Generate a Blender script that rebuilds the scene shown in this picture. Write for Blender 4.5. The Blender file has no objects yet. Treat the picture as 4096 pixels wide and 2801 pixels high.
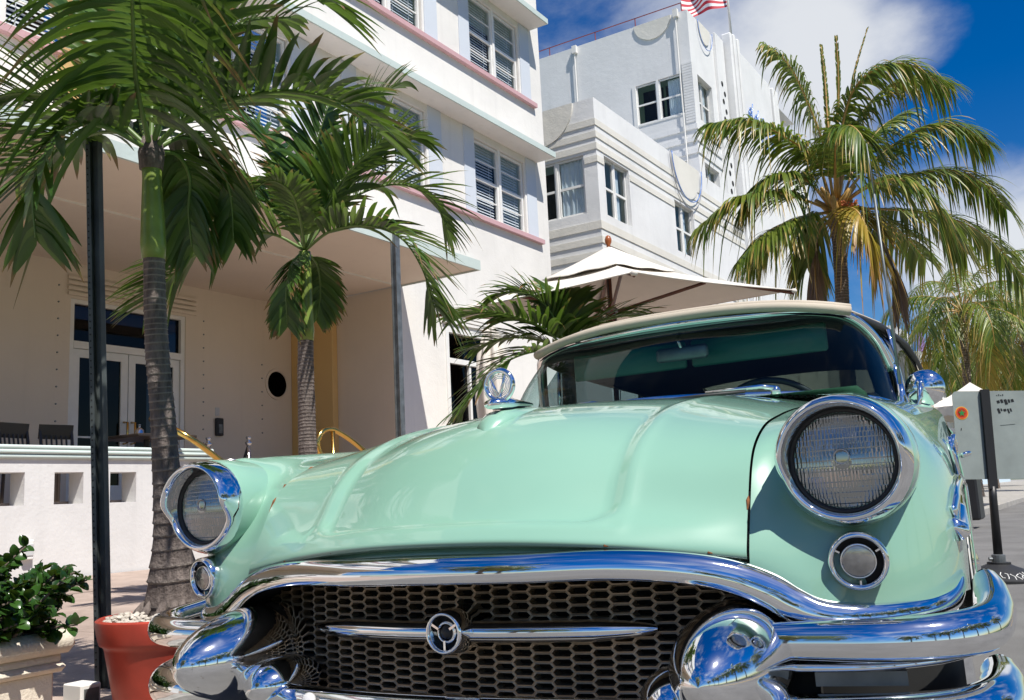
import bpy, math, random
import numpy as np
from mathutils import Matrix, Vector

scene = bpy.context.scene
COL = scene.collection
rad = math.radians

# ------------------------------------------------------------------ camera
CAM_H = 0.80
yaw, pitch, roll, FPX = rad(32.247), rad(9.077), rad(-2.8197), 934.65
_f = Vector((-math.sin(yaw)*math.cos(pitch), math.cos(yaw)*math.cos(pitch), math.sin(pitch)))
_r = Vector((math.cos(yaw), math.sin(yaw), 0))
_u = _r.cross(_f)
_r2 = _r*math.cos(roll) + _u*math.sin(roll)
_u2 = -_r*math.sin(roll) + _u*math.cos(roll)
cam_data = bpy.data.cameras.new('camera')
cam = bpy.data.objects.new('camera', cam_data)
COL.objects.link(cam)
cam.matrix_world = Matrix(((_r2.x, _u2.x, -_f.x, 0), (_r2.y, _u2.y, -_f.y, 0), (_r2.z, _u2.z, -_f.z, CAM_H), (0, 0, 0, 1)))
cam_data.sensor_fit = 'HORIZONTAL'
cam_data.sensor_width = 36.0
cam_data.lens = FPX/1024*36.0
cam_data.clip_start = 0.05
cam_data.clip_end = 3000
scene.camera = cam

# ------------------------------------------------------------------ sun and sky
SUN = Vector((0.47, -0.20, 0.83)).normalized()
SUN_EL = math.asin(SUN.z)
SUN_ROT = math.atan2(SUN.x, SUN.y)
sl = bpy.data.lights.new('sun', 'SUN')
sl.energy = 5.0
sl.angle = rad(0.53)
sl.color = (1.0, 0.96, 0.885)
so = bpy.data.objects.new('sun', sl)
COL.objects.link(so)
so.rotation_euler = (-SUN).to_track_quat('-Z', 'Y').to_euler()
so.location = (10, -5, 30)

world = bpy.data.worlds.new('World')
scene.world = world
world.use_nodes = True
wn, wl = world.node_tree.nodes, world.node_tree.links
wn.clear()
w_out = wn.new('ShaderNodeOutputWorld')
w_mix = wn.new('ShaderNodeMixShader')
bg_sky = wn.new('ShaderNodeBackground'); bg_sky.inputs['Strength'].default_value = 0.088
bg_cl = wn.new('ShaderNodeBackground'); bg_cl.inputs['Strength'].default_value = 0.68
bg_cl.inputs['Color'].default_value = (0.93, 0.96, 1.0, 1)
sky = wn.new('ShaderNodeTexSky')
sky.sky_type = 'NISHITA'
sky.sun_disc = False
sky.sun_elevation = SUN_EL
sky.sun_rotation = SUN_ROT
sky.air_density = 1.0; sky.dust_density = 0.3; sky.ozone_density = 3.0
hs = wn.new('ShaderNodeHueSaturation'); hs.inputs['Saturation'].default_value = 1.5; hs.inputs['Hue'].default_value = 0.512
hs.inputs['Value'].default_value = 0.92
tc = wn.new('ShaderNodeTexCoord')
def wmath(op, a, b=None):
    n = wn.new('ShaderNodeMath'); n.operation = op
    for i, v in enumerate((a, b)):
        if v is None: continue
        if isinstance(v, (int, float)): n.inputs[i].default_value = v
        else: wl.new(v, n.inputs[i])
    return n.outputs[0]
def wblob(d, width, amp):
    """soft bias towards cloud round one direction of the sky"""
    v = wn.new('ShaderNodeVectorMath'); v.operation = 'DOT_PRODUCT'
    nv = wn.new('ShaderNodeVectorMath'); nv.operation = 'NORMALIZE'
    wl.new(tc.outputs['Generated'], nv.inputs[0])
    wl.new(nv.outputs[0], v.inputs[0]); v.inputs[1].default_value = Vector(d).normalized()
    mr = wn.new('ShaderNodeMapRange'); mr.interpolation_type = 'SMOOTHSTEP'
    mr.inputs['From Min'].default_value = math.cos(width); mr.inputs['From Max'].default_value = 1.0
    mr.inputs['To Min'].default_value = 0; mr.inputs['To Max'].default_value = amp
    wl.new(v.outputs['Value'], mr.inputs['Value'])
    return mr.outputs[0]
mp = wn.new('ShaderNodeMapping'); mp.inputs['Scale'].default_value = (1.0, 1.0, 1.9)
mp.inputs['Location'].default_value = (3.1, 0.4, 1.7)
wl.new(tc.outputs['Generated'], mp.inputs['Vector'])
nz = wn.new('ShaderNodeTexNoise'); nz.inputs['Scale'].default_value = 3.2; nz.inputs['Detail'].default_value = 9
nz.inputs['Roughness'].default_value = 0.60; nz.inputs['Distortion'].default_value = 0.25
wl.new(mp.outputs[0], nz.inputs['Vector'])
SKY_BLOBS = [((-0.34, 0.83, 0.44), 0.30, 0.24), ((-0.25, 0.86, 0.42), 0.16, 0.12), ((-0.045, 0.965, 0.22), 0.15, 0.42), ((-0.095, 0.908, 0.412), 0.055, 0.20),
             ((-0.02, 0.93, 0.38), 0.17, -0.30), ((-0.160, 0.90, 0.39), 0.08, 0.10), ((0.35, -0.75, 0.55), 0.5, 0.10)]
acc = nz.outputs['Fac']
for d, wdt, amp in SKY_BLOBS:
    acc = wmath('ADD', acc, wblob(d, wdt, amp))
cr = wn.new('ShaderNodeMapRange'); cr.interpolation_type = 'SMOOTHSTEP'
cr.inputs['From Min'].default_value = 0.47; cr.inputs['From Max'].default_value = 0.96
cr.inputs['To Max'].default_value = 0.93
wl.new(acc, cr.inputs['Value'])
wl.new(sky.outputs[0], hs.inputs['Color']); wl.new(hs.outputs[0], bg_sky.inputs['Color'])
wl.new(cr.outputs[0], w_mix.inputs['Fac'])
wl.new(bg_sky.outputs[0], w_mix.inputs[1]); wl.new(bg_cl.outputs[0], w_mix.inputs[2])
wl.new(w_mix.outputs[0], w_out.inputs['Surface'])

scene.render.engine = 'CYCLES'
scene.view_settings.view_transform = 'Standard'
scene.view_settings.look = 'None'
scene.view_settings.exposure = 0.34
scene.view_settings.gamma = 1.0
scene.view_settings.use_curve_mapping = False
scene.cycles.max_bounces = 10
scene.cycles.transparent_max_bounces = 16
scene.cycles.sample_clamp_indirect = 6.0
scene.cycles.caustics_reflective = False
scene.cycles.caustics_refractive = False

# ------------------------------------------------------------------ helpers: objects
def link(o, parent=None):
    COL.objects.link(o)
    if parent is not None: o.parent = parent
    return o
def tag(o, label=None, cat=None, group=None, kind=None):
    if label: o['label'] = label
    if cat: o['category'] = cat
    if group: o['group'] = group
    if kind: o['kind'] = kind
    return o
def thing(name, label, cat, loc=(0, 0, 0), rotz=0.0, group=None):
    o = bpy.data.objects.new(name, None)
    o.empty_display_size = 0.2
    o.location = loc; o.rotation_euler = (0, 0, rotz)
    link(o)
    return tag(o, label, cat, group)
def mesh(name, V, F, mat, parent=None, smooth=False, attrs=None):
    me = bpy.data.meshes.new(name)
    V = np.asarray(V, float)
    me.from_pydata([tuple(v) for v in V], [], [tuple(int(i) for i in f) for f in F])
    me.materials.append(mat)
    if smooth:
        me.polygons.foreach_set('use_smooth', [True]*len(me.polygons))
    if attrs:
        for k, a in attrs.items():
            at = me.attributes.new(k, 'FLOAT', 'POINT')
            at.data.foreach_set('value', np.asarray(a, dtype=np.float32))
    me.update()
    return link(bpy.data.objects.new(name, me), parent)
def copy_tree(o, parent=None):
    c = o.copy(); COL.objects.link(c)
    if parent is not None: c.parent = parent
    for ch in o.children: copy_tree(ch, c)
    return c

class MB:
    """collects simple shapes into one mesh"""
    def __init__(s): s.V = []; s.F = []
    def add(s, V, F):
        n = len(s.V); s.V += [tuple(v) for v in V]; s.F += [tuple(i+n for i in f) for f in F]
        return s
    def box(s, lo, hi, bev=0.0):
        x0, y0, z0 = lo; x1, y1, z1 = hi
        if bev <= 0:
            V = [(x0,y0,z0),(x1,y0,z0),(x1,y1,z0),(x0,y1,z0),(x0,y0,z1),(x1,y0,z1),(x1,y1,z1),(x0,y1,z1)]
            F = [(0,3,2,1),(4,5,6,7),(0,1,5,4),(1,2,6,5),(2,3,7,6),(3,0,4,7)]
            return s.add(V, F)
        b = min(bev, .49*min(x1-x0, y1-y0, z1-z0))
        V = []; idx = {}
        for ix in (0, 1):
            for iy in (0, 1):
                for iz in (0, 1):
                    c = [(x0, x1)[ix], (y0, y1)[iy], (z0, z1)[iz]]
                    sg = [(1, -1)[ix], (1, -1)[iy], (1, -1)[iz]]
                    for ax in range(3):
                        p = [c[k] + (0 if k == ax else sg[k]*b) for k in range(3)]
                        idx[(ix, iy, iz, ax)] = len(V); V.append(tuple(p))
        F = []
        def q(*k): F.append([idx[i] for i in k])
        for a in (0, 1):
            q((a,0,0,0),(a,1,0,0),(a,1,1,0),(a,0,1,0)); q((0,a,0,1),(1,a,0,1),(1,a,1,1),(0,a,1,1)); q((0,0,a,2),(1,0,a,2),(1,1,a,2),(0,1,a,2))
        for a in (0, 1):
            for b2 in (0, 1):
                q((a,b2,0,0),(a,b2,1,0),(a,b2,1,1),(a,b2,0,1))
                q((a,0,b2,0),(a,1,b2,0),(a,1,b2,2),(a,0,b2,2))
                q((0,a,b2,1),(1,a,b2,1),(1,a,b2,2),(0,a,b2,2))
                for c2 in (0, 1): q((a,b2,c2,0),(a,b2,c2,1),(a,b2,c2,2))
        cen = np.array([(x0+x1)/2, (y0+y1)/2, (z0+z1)/2])
        A = np.array(V)
        F2 = []
        for f in F:
            nrm = np.cross(A[f[1]]-A[f[0]], A[f[2]]-A[f[0]])
            F2.append(f if np.dot(nrm, A[f].mean(0)-cen) > 0 else f[::-1])
        return s.add(V, F2)
    def obox(s, o, ux, uy, uz, lo, hi):
        """box in a local frame"""
        o, ux, uy, uz = (np.asarray(k, float) for k in (o, ux, uy, uz))
        t = MB().box(lo, hi)
        return s.add([o + ux*v[0] + uy*v[1] + uz*v[2] for v in t.V], t.F)
    def tube(s, pts, r, n=8, cap=True, sx=1.0, up=(0, 0, 1)):
        pts = np.asarray(pts, float); m = len(pts)
        r = np.broadcast_to(np.asarray(r, float), (m,))
        T = np.gradient(pts, axis=0); T /= np.linalg.norm(T, axis=1)[:, None] + 1e-12
        V = []; prev = None
        for i in range(m):
            a = np.asarray(up, float) if prev is None else prev
            a = a - T[i]*np.dot(a, T[i])
            if np.linalg.norm(a) < 1e-4:
                a = np.array([1., 0, 0]); a = a - T[i]*np.dot(a, T[i])
            a /= np.linalg.norm(a); prev = a
            b = np.cross(T[i], a)
            for k in range(n):
                th = 2*math.pi*k/n
                V.append(pts[i] + r[i]*(a*math.cos(th) + b*math.sin(th)*sx))
        F = []
        for i in range(m-1):
            for k in range(n):
                k2 = (k+1) % n
                F.append((i*n+k, i*n+k2, (i+1)*n+k2, (i+1)*n+k))
        if cap:
            F.append(tuple(range(n))[::-1]); F.append(tuple((m-1)*n+k for k in range(n)))
        return s.add(V, F)
    def lathe(s, prof, o=(0, 0, 0), axis=(0, 0, 1), n=32, ref=None, sx=1.0, sy=1.0):
        """prof: list of (r, h) along axis"""
        o = np.asarray(o, float); ax = np.asarray(axis, float); ax /= np.linalg.norm(ax)
        a = np.asarray(ref if ref is not None else ((0, 0, 1) if abs(ax[2]) < .9 else (1, 0, 0)), float)
        a = a - ax*np.dot(a, ax); a /= np.linalg.norm(a); b = np.cross(ax, a)
        V = []
        for r, h in prof:
            for k in range(n):
                th = 2*math.pi*k/n
                V.append(o + ax*h + r*(a*math.cos(th)*sx + b*math.sin(th)*sy))
        F = []
        for i in range(len(prof)-1):
            for k in range(n):
                k2 = (k+1) % n
                F.append((i*n+k, i*n+k2, (i+1)*n+k2, (i+1)*n+k))
        if prof[0][0] > 1e-5: F.append(tuple(range(n))[::-1])
        if prof[-1][0] > 1e-5: F.append(tuple((len(prof)-1)*n+k for k in range(n)))
        return s.add(V, F)
    def build(s, name, mat, parent=None, smooth=False):
        return mesh(name, s.V, s.F, mat, parent, smooth)

def autosmooth(o, ang=40):
    """flat shade across sharp edges"""
    me = o.data
    me.polygons.foreach_set('use_smooth', [True]*len(me.polygons))
    me.set_sharp_from_angle(angle=rad(ang))
    return o
def subsurf(o, lv=2):
    m = o.modifiers.new('subsurf', 'SUBSURF'); m.levels = lv; m.render_levels = lv
    return o
def crom(P, n, alpha=0.5):
    """centripetal Catmull-Rom through P (m,3), n samples per segment"""
    P = np.asarray(P, float); m = len(P)
    Q = np.vstack([2*P[0]-P[1], P, 2*P[-1]-P[-2]])
    out = []
    for i in range(m-1):
        p0, p1, p2, p3 = Q[i:i+4]
        t0 = 0; t1 = t0 + max(np.linalg.norm(p1-p0), 1e-6)**alpha
        t2 = t1 + max(np.linalg.norm(p2-p1), 1e-6)**alpha; t3 = t2 + max(np.linalg.norm(p3-p2), 1e-6)**alpha
        for t in np.linspace(t1, t2, n, endpoint=False):
            a1 = (t1-t)/(t1-t0)*p0 + (t-t0)/(t1-t0)*p1
            a2 = (t2-t)/(t2-t1)*p1 + (t-t1)/(t2-t1)*p2
            a3 = (t3-t)/(t3-t2)*p2 + (t-t2)/(t3-t2)*p3
            b1 = (t2-t)/(t2-t0)*a1 + (t-t0)/(t2-t0)*a2
            b2 = (t3-t)/(t3-t1)*a2 + (t-t1)/(t3-t1)*a3
            out.append((t2-t)/(t2-t1)*b1 + (t-t1)/(t2-t1)*b2)
    out.append(P[-1])
    return np.array(out)
def net_surface(net, nu, nv):
    """net[u][v] -> dense grid (U,V,3)"""
    rows = np.array([crom(r, nv) for r in net])
    return np.array([crom(rows[:, j], nu) for j in range(rows.shape[1])]).transpose(1, 0, 2)
def grid_faces(nu, nv, flip=False, keep=None):
    F = []
    for i in range(nu-1):
        for j in range(nv-1):
            if keep is not None and not keep(i, j): continue
            f = (i*nv+j, i*nv+j+1, (i+1)*nv+j+1, (i+1)*nv+j)
            F.append(f[::-1] if flip else f)
    return F
def grid_mesh(name, G, mat, parent=None, flip=False, smooth=True, keep=None):
    G = np.asarray(G, float)
    return mesh(name, G.reshape(-1, 3), grid_faces(G.shape[0], G.shape[1], flip, keep), mat, parent, smooth)
def solidify(o, t, off=-1.0):
    m = o.modifiers.new('solid', 'SOLIDIFY'); m.thickness = t; m.offset = off
    return o
def smooth01(x): x = np.clip(x, 0, 1); return x*x*(3-2*x)

# ------------------------------------------------------------------ helpers: materials
def new_mat(name):
    m = bpy.data.materials.new(name); m.use_nodes = True
    nt = m.node_tree
    return m, nt.nodes, nt.links, nt.nodes['Principled BSDF']
def set_in(b, **kw):
    for k, v in kw.items():
        k = k.replace('_', ' ')
        if k in b.inputs:
            b.inputs[k].default_value = (*v, 1) if isinstance(v, tuple) and len(v) == 3 else v
def coords(n, l, obj=True, scale=(1, 1, 1)):
    t = n.new('ShaderNodeTexCoord'); mp = n.new('ShaderNodeMapping'); mp.inputs['Scale'].default_value = scale
    l.new(t.outputs['Object' if obj else 'Generated'], mp.inputs['Vector'])
    return mp.outputs[0]
def noise(n, l, vec, scale, detail=4, rough=.55):
    t = n.new('ShaderNodeTexNoise'); t.inputs['Scale'].default_value = scale; t.inputs['Detail'].default_value = detail
    t.inputs['Roughness'].default_value = rough
    if vec is not None: l.new(vec, t.inputs['Vector'])
    return t.outputs['Fac']
def ramp(n, l, fac, stops):
    r = n.new('ShaderNodeValToRGB'); e = r.color_ramp.elements
    while len(e) < len(stops): e.new(0.5)
    for i, (p, c) in enumerate(stops):
        e[i].position = p; e[i].color = (*c, 1) if len(c) == 3 else c
    l.new(fac, r.inputs['Fac'])
    return r.outputs['Color']
def bump(n, l, b, h, strength=.3, dist=.01):
    k = n.new('ShaderNodeBump'); k.inputs['Strength'].default_value = strength; k.inputs['Distance'].default_value = dist
    l.new(h, k.inputs['Height']); l.new(k.outputs[0], b.inputs['Normal'])
    return k
def mixc(n, l, fac, a, b, mode='MIX'):
    m = n.new('ShaderNodeMix'); m.data_type = 'RGBA'; m.blend_type = mode
    def put(i, v):
        if isinstance(v, tuple): m.inputs[i].default_value = (*v, 1) if len(v) == 3 else v
        elif isinstance(v, (int, float)): m.inputs[i].default_value = v
        else: l.new(v, m.inputs[i])
    put(0, fac); put(6, a); put(7, b)
    return m.outputs[2]
def mth(n, l, op, a, b=None):
    k = n.new('ShaderNodeMath'); k.operation = op
    for i, v in enumerate((a, b)):
        if v is None: continue
        if isinstance(v, (int, float)): k.inputs[i].default_value = v
        else: l.new(v, k.inputs[i])
    return k.outputs[0]

def m_plain(name, col, rough=.6, metal=0.0, var=.08, scale=6.0, bmp=0.0, bscale=60.0, **kw):
    """plain surface with slight uneven colour and optional fine relief"""
    m, n, l, b = new_mat(name)
    set_in(b, Roughness=rough, Metallic=metal, **kw)
    v = coords(n, l)
    f = noise(n, l, v, scale, 5)
    lo = tuple(c*(1-var) for c in col); hi = tuple(min(1, c*(1+var)) for c in col)
    l.new(ramp(n, l, f, [(.3, lo), (.7, hi)]), b.inputs['Base Color'])
    if bmp: bump(n, l, b, noise(n, l, v, bscale, 4), bmp, .004)
    return m
def m_stucco(name, col, grime=.10, bmp=.25, scale=1.0):
    m, n, l, b = new_mat(name)
    set_in(b, Roughness=.85)
    v = coords(n, l)
    big = noise(n, l, v, .9*scale, 5, .6); fine = noise(n, l, v, 28*scale, 4)
    c1 = ramp(n, l, big, [(.28, tuple(c*(1-grime) for c in col)), (.62, col)])
    vs = coords(n, l, scale=(5, 5, .22)); st = noise(n, l, vs, 1.3, 4, .6)
    c2 = mixc(n, l, ramp(n, l, st, [(.56, (0, 0, 0)), (.80, (grime*2.2,)*3)]), c1, tuple(c*.62 for c in col))
    l.new(c2, b.inputs['Base Color'])
    h = mth(n, l, 'ADD', mth(n, l, 'MULTIPLY', noise(n, l, v, 5*scale, 4), 2.0), fine)
    bump(n, l, b, h, bmp, .012)
    return m

M = {}
M['white'] = m_stucco('white_stucco', (.78, .755, .715), .10)
M['white_old'] = m_stucco('old_white_stucco', (.75, .745, .735), .10, .28)
M['cream_band'] = m_stucco('cream_stucco', (.72, .69, .62), .10, .4)
M['porch'] = m_stucco('porch_plaster', (.74, .645, .54), .05, .12)
M['orange'] = m_stucco('orange_plaster', (.70, .47, .20), .06, .12)
M['bluegrey'] = m_stucco('bluegrey_paint', (.60, .64, .70), .05, .12)
M['mintledge'] = m_stucco('mint_ledge_paint', (.54, .62, .59), .08, .2)
M['pink'] = m_stucco('pink_ledge_paint', (.57, .35, .37), .10, .2)
M['winframe'] = m_plain('window_frame_paint', (.78, .77, .74), .45, var=.04)
M['trim_grey'] = m_plain('grey_trim_paint', (.55, .55, .55), .5)
M['blind'] = m_plain('white_blind', (.80, .80, .82), .5)
M['curtain'] = m_plain('pale_curtain', (.72, .80, .84), .8)
M['black'] = m_plain('black_paint', (.012, .012, .014), .45)
M['rubber'] = m_plain('black_rubber', (.018, .018, .019), .6, bmp=.2)
M['darkwood'] = m_plain('dark_wood', (.03, .022, .018), .4)
M['teak'] = m_plain('teak_wood', (.13, .045, .025), .45, var=.25, scale=14)
M['brass'] = m_plain('brass', (.65, .42, .12), .18, 1.0, var=.06)
M['steel'] = m_plain('steel', (.55, .56, .58), .25, 1.0)
M['galv'] = m_plain('galvanised_steel', (.20, .215, .22), .5, .65, var=.3, scale=9)
M['postdark'] = m_plain('dark_post_paint', (.075, .088, .088), .5, .2, var=.35, scale=7, bmp=.15)
M['redrail'] = m_plain('red_rail_paint', (.22, .05, .05), .5)
M['canvas'] = m_plain('cream_canvas', (.70, .655, .59), .9, var=.03, bmp=.15, bscale=300)
M['terracotta'] = m_plain('terracotta_plastic', (.36, .040, .022), .45, var=.22, scale=7, bmp=.12)
M['planter'] = m_stucco('planter_stone', (.74, .66, .54), .12, .3, 4)
M['stone'] = m_plain('pale_pebble', (.50, .45, .39), .8, var=.35, scale=25, bmp=.3)
M['soil'] = m_plain('dark_soil', (.05, .035, .025), .9, var=.4, scale=40, bmp=.6)

def m_glass(name, tint, ior=1.5, rough=.0, body=None, clear=.9, refl=1.0):
    """thin pane: tinted see-through with mirror reflection by angle"""
    m, n, l, b = new_mat(name)
    n.remove(b)
    out = n['Material Output']
    tr = n.new('ShaderNodeBsdfTransparent'); tr.inputs['Color'].default_value = (*tint, 1)
    gl = n.new('ShaderNodeBsdfGlossy'); gl.inputs['Roughness'].default_value = rough
    gl.inputs['Color'].default_value = (refl, refl, refl, 1)
    fr = n.new('ShaderNodeFresnel')
    gm = n.new('ShaderNodeNewGeometry')
    l.new(mth(n, l, 'ADD', ior, mth(n, l, 'MULTIPLY', gm.outputs['Backfacing'], 1/ior - ior)), fr.inputs['IOR'])
    mx = n.new('ShaderNodeMixShader')
    base = tr.outputs[0]
    if body:
        df = n.new('ShaderNodeBsdfDiffuse'); df.inputs['Color'].default_value = (*body, 1)
        m0 = n.new('ShaderNodeMixShader'); m0.inputs['Fac'].default_value = clear
        l.new(df.outputs[0], m0.inputs[1]); l.new(tr.outputs[0], m0.inputs[2]); base = m0.outputs[0]
    l.new(fr.outputs[0], mx.inputs['Fac']); l.new(base, mx.inputs[1]); l.new(gl.outputs[0], mx.inputs[2])
    l.new(mx.outputs[0], out.inputs['Surface'])
    return m
M['pane'] = m_glass('window_glass', (.92, .94, .95), 1.35, refl=.45)
M['doorglass'] = m_glass('door_glass', (.16, .16, .17), 1.38, refl=.5)
M['shield'] = m_glass('windscreen_glass', (.66, .78, .78), 1.45, refl=.35)
M['sideglass'] = m_glass('side_window_glass', (.22, .28, .29), 1.4, refl=.4)

def m_paint():
    m, n, l, b = new_mat('mint_car_paint')
    set_in(b, Base_Color=(.29, .62, .45), Roughness=.32, Coat_Weight=1.0, Coat_Roughness=.02, Coat_IOR=1.5, Specular_IOR_Level=.4)
    v = coords(n, l)
    f = noise(n, l, v, 2.2, 3)
    l.new(ramp(n, l, f, [(.3, (.230, .425, .322)), (.7, (.245, .44, .337))]), b.inputs['Base Color'])
    k = n.new('ShaderNodeBump'); k.inputs['Strength'].default_value = .012; k.inputs['Distance'].default_value = .01
    l.new(noise(n, l, v, 9, 3), k.inputs['Height']); l.new(k.outputs[0], b.inputs['Coat Normal'])
    return m
M['paint'] = m_paint()
def m_chrome(name, col=(.86, .87, .89), rough=.035, pit=.0, wav=.02):
    m, n, l, b = new_mat(name)
    set_in(b, Metallic=1.0, Roughness=rough)
    v = coords(n, l)
    sp = noise(n, l, v, 90, 3, .7); big = noise(n, l, v, 7, 4, .6)
    c = mixc(n, l, ramp(n, l, mth(n, l, 'MULTIPLY', sp, big), [(.40, (0, 0, 0)), (.46, (pit,)*3)]), col, (.25, .14, .07))
    l.new(c, b.inputs['Base Color'])
    l.new(ramp(n, l, noise(n, l, v, 22, 5), [(.45, (rough,)*3), (.75, (rough*2.6,)*3)]), b.inputs['Roughness'])
    bump(n, l, b, noise(n, l, v, 6, 2), wav, .02)
    return m
M['chrome'] = m_chrome('chrome')
M['chrome_old'] = m_chrome('pitted_chrome', pit=.6, rough=.05)
M['grille'] = m_plain('grille_metal', (.34, .25, .165), .42, .6, var=.5, scale=5)
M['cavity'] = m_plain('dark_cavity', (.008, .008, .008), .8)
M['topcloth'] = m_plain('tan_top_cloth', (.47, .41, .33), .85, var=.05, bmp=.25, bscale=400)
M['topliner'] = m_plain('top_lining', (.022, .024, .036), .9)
M['terrace'] = m_stucco('terrace_paint', (.68, .665, .65), .12, .22)
M['parklens'] = m_plain('clear_park_lens', (.33, .33, .33), .12, .75, var=.2, scale=60)
M['seat'] = m_plain('tan_seat_vinyl', (.55, .48, .38), .5)
M['dash'] = m_plain('dark_dash', (.03, .04, .05), .35)
M['visor'] = m_plain('green_sun_visor', (.04, .15, .115), .35)
M['rearpane'] = m_glass('hazy_rear_window', (.20, .22, .17), 1.4, refl=.4, body=(.20, .19, .14), clear=.55)

def m_asphalt():
    m, n, l, b = new_mat('asphalt')
    set_in(b, Roughness=.85)
    v = coords(n, l)
    f = mth(n, l, 'ADD', mth(n, l, 'MULTIPLY', noise(n, l, v, 160, 3), .6), mth(n, l, 'MULTIPLY', noise(n, l, v, 1.1, 6, .65), .5))
    l.new(ramp(n, l, f, [(.35, (.085, .080, .076)), (.55, (.15, .145, .14)), (.78, (.22, .215, .205))]), b.inputs['Base Color'])
    bump(n, l, b, noise(n, l, v, 120, 3), .5, .01)
    return m
M['asphalt'] = m_asphalt()
def m_slab():
    m, n, l, b = new_mat('pink_concrete')
    set_in(b, Roughness=.85)
    v = coords(n, l)
    f = noise(n, l, v, 2.5, 8, .7)
    l.new(ramp(n, l, f, [(.3, (.27, .205, .17)), (.65, (.44, .345, .29))]), b.inputs['Base Color'])
    bump(n, l, b, noise(n, l, v, 90, 3), .4, .006)
    return m
M['slab'] = m_slab()
M['kerb'] = m_plain('kerb_concrete', (.33, .31, .28), .85, var=.2, bmp=.4)
M['grass_ground'] = m_plain('park_grass', (.045, .085, .02), .9, var=.4, scale=3, bmp=.6)
M['yellowline'] = m_plain('yellow_road_paint', (.60, .36, .04), .6, var=.15)

def m_leaf(name, lo, hi, tipc, tip0=.82, transl=.28, rough=.38):
    """leaf: colour varies per leaflet, dry towards its tip"""
    m, n, l, b = new_mat(name)
    set_in(b, Roughness=rough, Specular_IOR_Level=.5)
    at = n.new('ShaderNodeAttribute'); at.attribute_name = 'tip'
    ar = n.new('ShaderNodeAttribute'); ar.attribute_name = 'rnd'
    c = ramp(n, l, ar.outputs['Fac'], [(0, lo), (1, hi)])
    sh = mth(n, l, 'ADD', at.outputs['Fac'], mth(n, l, 'MULTIPLY', mth(n, l, 'SUBTRACT', ar.outputs['Fac'], .5), .34))
    c2 = mixc(n, l, ramp(n, l, sh, [(tip0, (0, 0, 0)), (min(1, tip0+.12), (1, 1, 1))]), c, tipc)
    l.new(c2, b.inputs['Base Color'])
    tl = n.new('ShaderNodeBsdfTranslucent'); l.new(mixc(n, l, .5, c2, (.20, .32, .03), 'MIX'), tl.inputs['Color'])
    mx = n.new('ShaderNodeMixShader'); mx.inputs['Fac'].default_value = transl
    out = n['Material Output']
    l.new(b.outputs[0], mx.inputs[1]); l.new(tl.outputs[0], mx.inputs[2]); l.new(mx.outputs[0], out.inputs['Surface'])
    return m
M['palmleaf'] = m_leaf('palm_leaf', (.024, .072, .012), (.105, .19, .032), (.24, .13, .06), .86)
M['cocoleaf'] = m_leaf('coconut_leaf', (.055, .115, .016), (.235, .27, .04), (.45, .31, .09), .80, .32)
M['cocoyellow'] = m_leaf('yellowing_coconut_leaf', (.30, .26, .04), (.48, .30, .05), (.42, .22, .08), .75, .35)
M['deadleaf'] = m_leaf('dead_palm_leaf', (.10, .055, .03), (.16, .09, .045), (.2, .12, .06), .7, .1)
M['bushleaf'] = m_leaf('glossy_bush_leaf', (.008, .032, .006), (.036, .095, .016), (.06, .14, .03), .98, .18, .25)
M['rachis'] = m_plain('green_leaf_stem', (.12, .19, .045), .45, var=.2)
M['rachis_orange'] = m_plain('orange_leaf_stem', (.42, .25, .07), .45, var=.2)
M['crownshaft'] = m_plain('green_crownshaft', (.19, .26, .05), .35, var=.3, scale=9)
def m_trunk(name, a, b_, ring=26.0):
    m, n, l, b = new_mat(name)
    set_in(b, Roughness=.9)
    v = coords(n, l); vs = coords(n, l, scale=(14, 14, 3))
    f = noise(n, l, vs, 3.0, 7, .7)
    l.new(ramp(n, l, f, [(.3, a), (.68, b_)]), b.inputs['Base Color'])
    bump(n, l, b, mth(n, l, 'ADD', f, noise(n, l, v, 60, 4)), .8, .012)
    at_ = n.new('ShaderNodeAttribute'); at_.attribute_name = 'scar'
    src = b.inputs['Base Color'].links[0].from_socket
    l.new(mixc(n, l, mth(n, l, 'MULTIPLY', at_.outputs['Fac'], mth(n, l, 'MULTIPLY', noise(n, l, v, 18, 4), 1.1)), src, (.36, .31, .27)), b.inputs['Base Color'])
    return m
M['trunk'] = m_trunk('palm_trunk', (.065, .05, .045), (.21, .17, .15))
M['cocotrunk'] = m_trunk('coconut_trunk', (.06, .045, .035), (.20, .155, .12))
_fm = {}
def m_flag(name, col):
    if name not in _fm: _fm[name] = m_plain(name, col, .7, var=.03)
    return _fm[name]

def thing_part(name, parent, loc):
    o = bpy.data.objects.new(name, None); o.empty_display_size = .05; o.location = loc
    COL.objects.link(o); o.parent = parent
    return o
def text_mesh(s, size, depth, align='CENTER'):
    cu = bpy.data.curves.new('lettering', 'FONT'); cu.body = s; cu.size = size; cu.extrude = depth
    cu.align_x = align; cu.align_y = 'CENTER'
    o = bpy.data.objects.new('lettering', cu); COL.objects.link(o)
    dg = bpy.context.evaluated_depsgraph_get(); dg.update()
    me = bpy.data.meshes.new_from_object(o.evaluated_get(dg))
    bpy.data.objects.remove(o); bpy.data.curves.remove(cu)
    return link(bpy.data.objects.new('lettering', me))
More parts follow.
